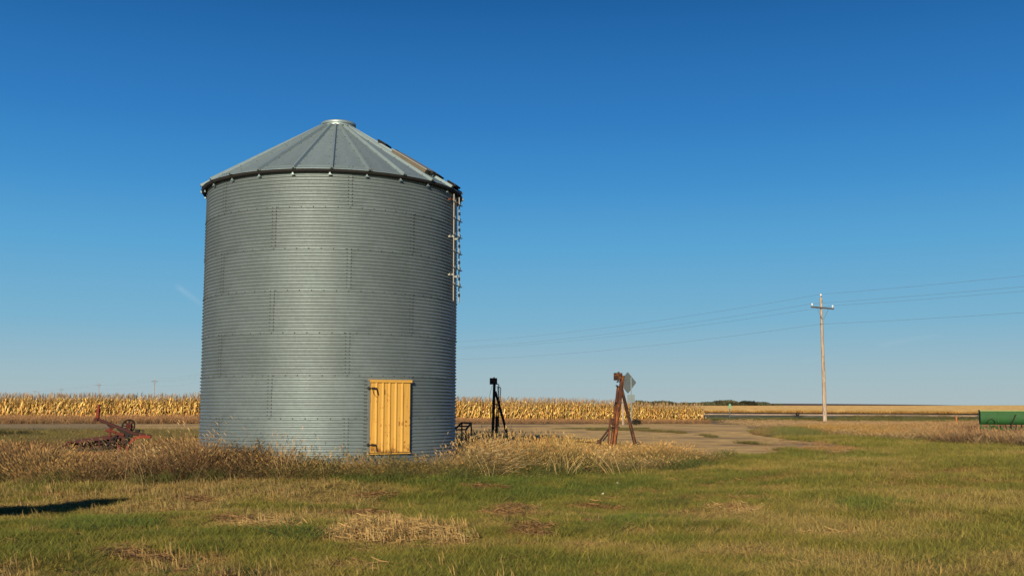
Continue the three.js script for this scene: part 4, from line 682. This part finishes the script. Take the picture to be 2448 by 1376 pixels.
// ---------------------------------------------------------------- old red mower in the tall grass
{
  const d = 27, base = V((255 - 1224) / F * d, 0, -d); base.y = height(base.x, base.z);
  const s = thing('mower', 'old red hay mower with a raised arm, half hidden in tall brown grass', 'farm mower', base), q = local(base);
  part('upright_arm', joined(beam(q(232, 1001, d), q(234.5, 976, d), 0.075, 0.09), beam(q(234.4, 977, d), q(236.5, 966, d), 0.05, 0.07)), M.orange, s);
  part('knuckle', rod(q(227, 1003, d, 0.08), q(233, 1001, d, -0.08), 0.052), M.redDark, s);
  part('main_beam', joined(rod(q(230, 1001, d), q(321, 1036.5, d, -0.1), 0.036, 0.044), rod(q(320, 1036, d, -0.1), q(360, 1041.5, d, -0.15), 0.044, 0.032)), M.redDark, s);
  part('under_brace', joined(beam(q(257, 1014, d, -0.04), q(270, 1023, d, -0.04), 0.07, 0.05), beam(q(279, 1024, d, -0.05), q(316, 1041, d, -0.1), 0.075, 0.06)), M.dark, s);
  { const w = new THREE.Group(); w.name = 'drive_pulley'; s.add(w); w.position.copy(q(306, 1018.5, d, -0.25)); w.rotation.set(0.2, 0.75, -0.25);
    part('rim', new THREE.TorusGeometry(0.165, 0.021, 10, 40), M.rubber, w); part('spokes', joined(...[0, 1, 2, 3].map((k) => { const g = box(0.31, 0.03, 0.014, 0, 0, 0); g.rotateZ(k * Math.PI / 4); return g; })), M.redDark, w); part('hub', rod(V(0, 0, -0.06), V(0, 0, 0.06), 0.045), M.red, w); }
  part('guard', (() => { const g = new THREE.CylinderGeometry(0.19, 0.19, 0.12, 20, 1, true, 0, 2.0); g.rotateX(1.57); return g; })(), M.red, s).position.copy(q(297, 1020, d, -0.3));
  part('side_arm', beam(q(252, 1028.5, d, 0.05), q(276, 1033, d, 0), 0.055, 0.05), M.red, s);
  part('side_arm', beam(q(262, 1030, d, 0.0), q(296, 1040, d, -0.05), 0.05, 0.05), M.red, s);
  part('link', joined(beam(q(261.5, 1022, d), q(262, 1043, d), 0.05, 0.04), beam(q(270, 1022, d, -0.02), q(258, 1031, d, 0.02), 0.045, 0.04)), M.red, s);
  part('hydraulic_valve', joined(rod(q(323, 1030, d, -0.1), q(333, 1029, d, -0.1), 0.04), rod(q(328, 1030, d, -0.1), q(328, 1039, d, -0.1), 0.03)), M.dark, s);
  part('hose', bent([q(332, 1028, d, -0.1), q(339, 1027.5, d, -0.1), q(341, 1033, d, -0.1), q(338, 1039, d, -0.12)], 0.012, 6, 16), M.rubber, s);
  part('deck_rail', beam(q(181, 1055, d, 0.15), q(294, 1041, d, -0.1), 0.10, 0.03, 0.0), M.redDark, s);
  part('deck_plate', (() => { const a = q(172, 1056, d, 0.2), b = q(296, 1041, d, -0.1); return beam(V(a.x, a.y - 0.03, a.z - 0.28), V(b.x, b.y - 0.03, b.z - 0.28), 0.02, 0.5); })(), M.redDark, s);
  part('end_box', (() => { const p = q(167.5, 1065, d, 0.2); const w = 0.15, h = 0.20, t = 0.022; return joined(box(w, t, 0.4, p.x, p.y + h / 2, p.z - 0.2), box(w, t, 0.4, p.x, p.y - h / 2, p.z - 0.2), box(t, h, 0.4, p.x - w / 2, p.y, p.z - 0.2), box(w, h, t, p.x, p.y, p.z - 0.4)); })(), M.red, s);
  for (const [x, y0, y1] of [[207, 1052, 1078], [236, 1050, 1074], [262, 1046, 1080]]) part('strut', beam(q(x, y1, d, 0.1), q(x + 0.6, y0, d, 0.1), 0.035, 0.03), M.redDark, s);
  part('cutter_bar', joined(beam(q(168, 1077, d, 0.25), q(246, 1073, d, 0.15), 0.045, 0.06), rod(q(171, 1075, d, 0.27), q(214, 1076.5, d, 0.22), 0.026)), M.dark, s);
  part('hose', bent([q(236, 1074, d, 0.15), q(252, 1066, d, 0.15), q(265, 1056, d, 0.1), q(272, 1046, d, 0.05), q(279, 1040, d, 0)], 0.020, 6, 24), M.rubber, s);
  part('lower_panel', (() => { const a = q(171, 1086, d, 0.35), b = q(250, 1090, d, 0.3); return beam(a, b, 0.16, 0.018, 0.0); })(), M.orange, s);
  part('back_panel', (() => { const a = q(176, 1068, d, -0.25), b = q(290, 1060, d, -0.35); return beam(a, b, 0.26, 0.02); })(), M.dark, s);
  part('fender', (() => { const c = new THREE.CatmullRomCurve3([q(310, 1061, d, 0.05), q(316, 1052, d, 0.05), q(325, 1046.5, d, 0.05), q(338, 1043.5, d, 0.05), q(360, 1044.5, d, 0.05)]); const sh = new THREE.Shape(); sh.moveTo(-0.032, -0.036); sh.lineTo(0.032, -0.036); sh.lineTo(0.032, 0.036); sh.lineTo(-0.032, 0.036); sh.closePath(); return new THREE.ExtrudeGeometry(sh, { steps: 30, extrudePath: c, bevelEnabled: false }); })(), M.orange, s);
  part('mast', joined(beam(q(304, 1066, d, -0.1), q(303, 1038, d, -0.1), 0.09, 0.08), beam(q(313, 1058, d, -0.12), q(312, 1038, d, -0.12), 0.06, 0.06)), M.dark, s);
  part('shield', beam(q(282, 1080, d, 0.1), q(283, 1063, d, 0.1), 0.075, 0.03), M.red, s);
  part('shield', beam(q(298, 1090, d, 0.12), q(305, 1066, d, 0.1), 0.07, 0.03), M.orange, s);
  { const w = new THREE.Group(); w.name = 'wheel'; s.add(w); w.position.copy(q(352, 1073, d, -0.35)); w.position.y = 0.235; w.rotation.y = 0.6; part('tyre', new THREE.TorusGeometry(0.205, 0.075, 12, 32), M.rubber, w); part('rim', new THREE.CylinderGeometry(0.14, 0.14, 0.10, 24).rotateX(1.57), M.redDark, w); }
  { const w = new THREE.Group(); w.name = 'wheel'; s.add(w); w.position.copy(q(290, 1073, d, -0.5)); w.position.y = 0.235; w.rotation.y = 0.6; part('tyre', new THREE.TorusGeometry(0.205, 0.075, 12, 32), M.rubber, w); part('rim', new THREE.CylinderGeometry(0.14, 0.14, 0.10, 24).rotateX(1.57), M.redDark, w); }
  part('gearbox', joined(box(0.30, 0.26, 0.26, 0, 0, 0, 0.2), rod(V(-0.24, 0.03, 0), V(0.26, -0.02, 0), 0.055), rod(V(0, -0.3, 0), V(0, 0.2, 0), 0.07)), M.rustDark, s).position.copy(q(292, 1050, d, -0.22));
  part('sickle_drive', joined(rod(q(270, 1046, d, 0.08), q(246, 1071, d, 0.12), 0.02), rod(q(279, 1044, d, 0.08), q(263, 1076, d, 0.16), 0.026), beam(q(240, 1051, d, 0.1), q(262, 1072, d, 0.12), 0.04, 0.02)), M.dark, s);
  part('reel_bat', beam(q(186, 1062, d, -0.1), q(290, 1053, d, -0.2), 0.07, 0.02), M.redDark, s);
  part('reel_bat', beam(q(184, 1071, d, 0.0), q(288, 1064, d, -0.1), 0.05, 0.02), M.rustDark, s);
  for (const x of [192, 222, 249, 272]) part('tine', bent([q(x, 1054, d, 0.1), q(x - 2, 1066, d, 0.2), q(x + 3, 1078, d, 0.24)], 0.010, 5, 8), M.dark, s);
  part('drag_bar', joined(beam(q(146, 1073, d, 0.2), q(163, 1056, d, 0.1), 0.04, 0.04), beam(q(122, 1092, d, 0.3), q(147, 1072, d, 0.2), 0.03, 0.03)), M.redDark, s);
}

// ---------------------------------------------------------------- green seed drill at the right
{
  const base = V((2335 - 1224) / F * 47.5, 0, -47.5); base.y = height(base.x, base.z);
  const s = thing('seed_drill', 'green seed drill with a long hopper, standing in brown weeds at the right edge', 'seed drill', base, -0.30);   // local +x runs right and towards the viewer
  const L = 4.4, top = 1.285;
  const sh = new THREE.Shape(); sh.moveTo(-0.30, top); sh.lineTo(-0.31, 0.96); sh.quadraticCurveTo(-0.30, 0.74, -0.12, 0.67); sh.lineTo(0.14, 0.67); sh.quadraticCurveTo(0.30, 0.74, 0.31, 0.96); sh.lineTo(0.30, top); sh.closePath();
  const hop = new THREE.ExtrudeGeometry(sh, { depth: L, bevelEnabled: true, bevelSize: 0.012, bevelThickness: 0.012, bevelSegments: 1, curveSegments: 10 }); hop.rotateY(Math.PI / 2);
  part('hopper', hop, M.green, s);
  part('hopper_lid', joined(box(L + 0.06, 0.03, 0.68, L / 2, top + 0.018, 0, 0.3), box(L + 0.06, 0.035, 0.02, L / 2, top - 0.008, 0.335)), M.lime, s);
  for (const x of [0.72, 2.2, 3.6]) part('hopper_rib', box(0.035, 0.50, 0.02, x, 1.0, 0.318), M.green, s);
  part('lever', joined(beam(V(1.22, 0.62, 0.40), V(1.42, 1.06, 0.38), 0.045, 0.03), rod(V(1.42, 1.06, 0.38), V(1.44, 1.10, 0.38), 0.03)), M.dark, s);
  part('feed_arc', (() => { const g = new THREE.TorusGeometry(0.16, 0.014, 6, 20, Math.PI); g.translate(0.42, 0.74, 0.36); return g; })(), M.dark, s);
  for (const x of [0.05, 0.42]) part('frame_leg', beam(V(x, 0.0, 0.1), V(x - 0.02, 0.72, 0.12), 0.07, 0.06), M.green, s);
  part('frame_beam', beam(V(0, 0.48, 0), V(L, 0.48, 0), 0.10, 0.10), M.green, s);
  part('drag_link', beam(V(0.45, 0.60, 0.35), V(1.25, 0.30, 0.75), 0.07, 0.06), M.green, s);
  part('drag_link', beam(V(1.52, 0.30, 0.6), V(1.56, 0.02, 0.7), 0.12, 0.08), M.green, s);
  const dg = new THREE.CylinderGeometry(0.19, 0.19, 0.014, 24); dg.rotateX(Math.PI / 2); dg.rotateY(1.35);
  for (let k = 0; k < 16; k++) { const x = 0.8 + k * 0.22; const o = part('opener_disc', dg, M.dark, s); o.position.set(x, 0.19, 0.32 + (k % 2) * 0.12); part('seed_tube', bent([V(x, 0.68, 0.10), V(x + 0.02, 0.5, 0.2), V(x, 0.28, 0.34)], 0.022, 6, 10), M.rubber, s); }
  { const w = new THREE.Group(); w.name = 'wheel'; s.add(w); w.position.set(3.9, 0.42, 0.7); part('tyre', new THREE.TorusGeometry(0.34, 0.10, 12, 32), M.rubber, w); part('rim', new THREE.CylinderGeometry(0.24, 0.24, 0.12, 24).rotateX(1.57), M.lime, w); }
}

// ---------------------------------------------------------------- warning sign, marker posts, shrub, bird, litter
{
  const d = 82, base = V((1500 - 1224) / F * d, 0, -d); base.y = height(base.x, base.z);
  const s = thing('road_sign', 'grey back of a diamond road sign on two posts behind the rusty pipe stand', 'road sign', base, -0.80);
  const yc = EYE + 53 / F * d - base.y, hd = 0.86;
  const sh = new THREE.Shape(); const r = 0.07; sh.moveTo(r, hd - r); sh.quadraticCurveTo(0, hd, -r, hd - r); sh.lineTo(-hd + r, r); sh.quadraticCurveTo(-hd, 0, -hd + r, -r); sh.lineTo(-r, -hd + r); sh.quadraticCurveTo(0, -hd, r, -hd + r); sh.lineTo(hd - r, -r); sh.quadraticCurveTo(hd, 0, hd - r, r); sh.closePath();
  const hole = new THREE.Path(); hole.absarc(0, -0.70, 0.035, 0, 6.28, true); sh.holes.push(hole);
  part('panel', new THREE.ExtrudeGeometry(sh, { depth: 0.005, bevelEnabled: false }).translate(0.0, yc, 0), M.signBack, s);
  const face = std([0.75, 0.42, 0.02], 0.5); part('sign_face', new THREE.ExtrudeGeometry(sh, { depth: 0.001, bevelEnabled: false }).translate(0, yc, -0.004), face, s);
  for (const e of [0.35, -0.40]) part('stiffener', box(0.98 - Math.abs(e) * 0.2, 0.035, 0.02, 0, yc + e, 0.02), M.zinc, s);
  part('sign_post', joined(box(0.055, yc + 0.42, 0.035, 0.36, (yc + 0.42) / 2, 0.05), box(0.10, yc + 0.42, 0.008, 0.36, (yc + 0.42) / 2, 0.029)), M.signPlate, s);
  part('wooden_post', box(0.115, yc + 0.15, 0.115, -0.46, (yc + 0.15) / 2, 0.09), M.poleWood, s);
  part('lower_plate', box(0.76, 0.62, 0.006, 0.31, yc - 1.25, 0.0), M.signPlate, s);
}
{
  const p = at(1745, 984, 121); p.y = height(p.x, p.z); const s = thing('mile_marker', 'small thin green marker sign by the highway, left of the pole', 'marker sign', p, 0.2);
  part('post', box(0.08, 1.85, 0.05, 0, 0.92, 0), M.signBack, s); part('plate', box(0.26, 0.55, 0.012, 0.02, 1.55, 0.04), M.mileGreen, s);
}
{
  const p = V((2279 - 1224) / F * 72, 0, -72); p.y = height(p.x, p.z); const s = thing('marker_post', 'short orange marker post in dry grass left of the green seed drill', 'marker post', p);
  part('stake', box(0.075, 0.72, 0.03, 0, 0.36, 0, 0.2), M.fluor, s); part('cap_band', box(0.11, 0.10, 0.036, 0, 0.66, 0, 0.2), std([0.36, 0.11, 0.04], 0.8), s);
}
{
  const R = rng(71), d = 81, base = V((1519 - 1224) / F * d, 0, -d); base.y = height(base.x, base.z);
  const s = thing('shrub', 'small dark rounded shrub at the foot of the corn right of the rusty pipe stand', 'shrub', base), L = new Leafy(), T = new Leafy();
  for (let i = 0; i < 520; i++) { const a = R() * 6.28, e = Math.acos(1 - R()), q = Math.pow(R(), 0.4), x = Math.cos(a) * Math.sin(e) * 0.42 * q, z = Math.sin(a) * Math.sin(e) * 0.36 * q, y = 0.05 + Math.cos(e) * 0.46 * q, l = 0.05 + 0.06 * R(), f = R() * 6.28, v = 0.02 + 0.03 * R(), c = [v, v * 0.95, v * 0.5]; L.strip([[x, y, z], [x + l * 0.5 * Math.cos(f), y + l * 0.5, z + l * 0.5 * Math.sin(f)], [x + l * Math.cos(f), y + l * 0.6, z + l * Math.sin(f)]], [0.012, 0.028, 0.004], [-Math.sin(f), 0.3, Math.cos(f)], [c, c, c]); }
  for (let i = 0; i < 9; i++) T.blade(0, 0, 0.3 + 0.25 * R(), 0.03, R() * 6.28, 0.7, 0.3, [0.05, 0.035, 0.02], [0.05, 0.035, 0.02], 3);
  part('foliage', L.geo(), leafMat(), s); part('stems', T.geo(), leafMat(), s);
}
{
  // dark bird low over the ditch, wings raised
  const d = 92, p = at(1908, 992, d), s = thing('bird', 'small dark bird with raised wings low over the roadside grass left of the pole', 'bird', p, 0.3);
  const body = new THREE.SphereGeometry(1, 18, 12); body.scale(0.085, 0.085, 0.23); { const a = body.attributes.position; for (let i = 0; i < a.count; i++) { const z = a.getZ(i), k = z < 0 ? 1 - 0.5 * (z / 0.23) ** 2 : 1 - 0.55 * (z / 0.23); a.setX(i, a.getX(i) * k); a.setY(i, a.getY(i) * k); } body.computeVertexNormals(); }
  const head = new THREE.SphereGeometry(0.055, 12, 10); head.translate(0, 0.035, -0.24); const beak = new THREE.ConeGeometry(0.016, 0.07, 8); beak.rotateX(-1.57); beak.translate(0, 0.03, -0.32);
  const tail = new THREE.BufferGeometry(); tail.setAttribute('position', new THREE.Float32BufferAttribute([-0.03, 0, 0.15, 0.03, 0, 0.15, 0.09, -0.06, 0.42, -0.09, -0.06, 0.42, 0, 0.012, 0.28], 3)); tail.setIndex([0, 1, 4, 1, 2, 4, 2, 3, 4, 3, 0, 4]); tail.computeVertexNormals(); tail.setAttribute('uv', new THREE.Float32BufferAttribute(new Array(10).fill(0), 2));
  part('body', joined(body, head, beak, tail), M.dark, s);
  for (const e of [-1, 1]) { const g = new THREE.BufferGeometry(), pts = []; const st = [[0.04, 0.03, 0.26], [0.18, 0.12, 0.25], [0.36, 0.19, 0.21], [0.50, 0.215, 0.13], [0.60, 0.21, 0.03]]; for (const [x, y, c] of st) pts.push(e * x, y, -0.14, e * x, y + 0.016, -0.14 + c * 0.3, e * x, y, -0.14 + c); const id = []; for (let k = 0; k < 4; k++) for (let j = 0; j < 2; j++) { const a = k * 3 + j; id.push(a, a + 3, a + 4, a, a + 4, a + 1); } g.setAttribute('position', new THREE.Float32BufferAttribute(pts, 3)); g.setIndex(id); g.computeVertexNormals(); part('wing', g, M.dark, s); }
}
{
  const R = rng(77);
  for (const [px, py, r, label] of [[1479, 1167, 0.03, 'larger small white chip of litter in the grass below the rusty pipe stand'], [1441, 1187, 0.02, 'tiny white chip in the grass, nearer and left of the larger chip']]) { const p = onGround(px, py); p.y = height(p.x, p.z) + 0.05; const g = new THREE.DodecahedronGeometry(r, 1); const a = g.attributes.position; for (let i = 0; i < a.count; i++) { const k = 0.8 + 0.4 * hash2(Math.round(a.getX(i) * 900), Math.round(a.getZ(i) * 900 + a.getY(i) * 500)); a.setXYZ(i, a.getX(i) * k * 1.6, a.getY(i) * k * 0.6, a.getZ(i) * k); } g.computeVertexNormals(); const o = part('litter_chip', g, std([0.7, 0.66, 0.58], 0.8), scene); o.name = numbered('litter_chip'); o.position.copy(p); o.rotation.set(0.3, R() * 6, 0.4); tag(o, label, 'litter'); }
}

// ---------------------------------------------------------------- machines standing just left of the view, whose shadows fall into it
{
  const s = thing('hay_rake', 'old rusty hay rake parked in the mown grass left of the view', 'hay rake', V(0, 0, 0));
  const caster = (px, py, h) => { const p = onGround(px, py); return p.addScaledVector(sunDir, h / sunDir.y); };
  part('tool_bar', beam(caster(205, 1208, 0.95), caster(-420, 1266, 0.95), 0.26, 0.22), M.rust, s);
  part('tool_bar', beam(caster(165, 1223, 0.75), caster(-420, 1250, 0.75), 0.34, 0.30), M.rust, s);
  part('end_plate', box(0.85, 0.50, 0.10, 0, 0, 0), M.rust, s).position.copy(caster(196, 1212, 0.92));
  for (const [x, z] of [[-7.4, -11.2], [-9.2, -9.1]]) { part('leg', beam(V(x, -0.05, z), V(x, 0.98, z), 0.06, 0.06), M.rust, s); const w = new THREE.Group(); w.name = 'wheel'; s.add(w); w.position.set(x - 0.5, 0.3, z - 0.2); part('tyre', new THREE.TorusGeometry(0.24, 0.07, 10, 28), M.rubber, w); part('rim', new THREE.CylinderGeometry(0.16, 0.16, 0.08, 20).rotateX(1.57), M.rust, w); }
}
{
  const s = thing('farm_wagon', 'old wooden box wagon standing in the grass left of the view', 'wagon', (() => { const p = onGround(12, 1043).addScaledVector(sunDir, 1.25 / sunDir.y); p.y = height(p.x, p.z); return p; })(), 0.5);
  part('box_body', joined(box(1.7, 0.9, 0.06, 0, 1.25, 1.6), box(1.7, 0.9, 0.06, 0, 1.25, -1.6), box(0.06, 0.9, 3.14, -0.85, 1.25, 0), box(0.06, 0.9, 3.14, 0.85, 1.25, 0), box(1.7, 0.06, 3.14, 0, 0.78, 0)), M.armWood, s);
  for (const x of [-0.8, 0.8]) for (const z of [-1.1, 1.1]) { const w = new THREE.Group(); w.name = 'wheel'; s.add(w); w.position.set(x, 0.36, z); w.rotation.y = 1.57; part('tyre', new THREE.TorusGeometry(0.28, 0.08, 10, 28), M.rubber, w); part('rim', new THREE.CylinderGeometry(0.19, 0.19, 0.10, 20).rotateX(1.57), M.rust, w); }
  part('drawbar', beam(V(0, 0.5, 1.6), V(0, 0.35, 3.2), 0.09, 0.09), M.rust, s);
}

renderer.render(scene, camera);
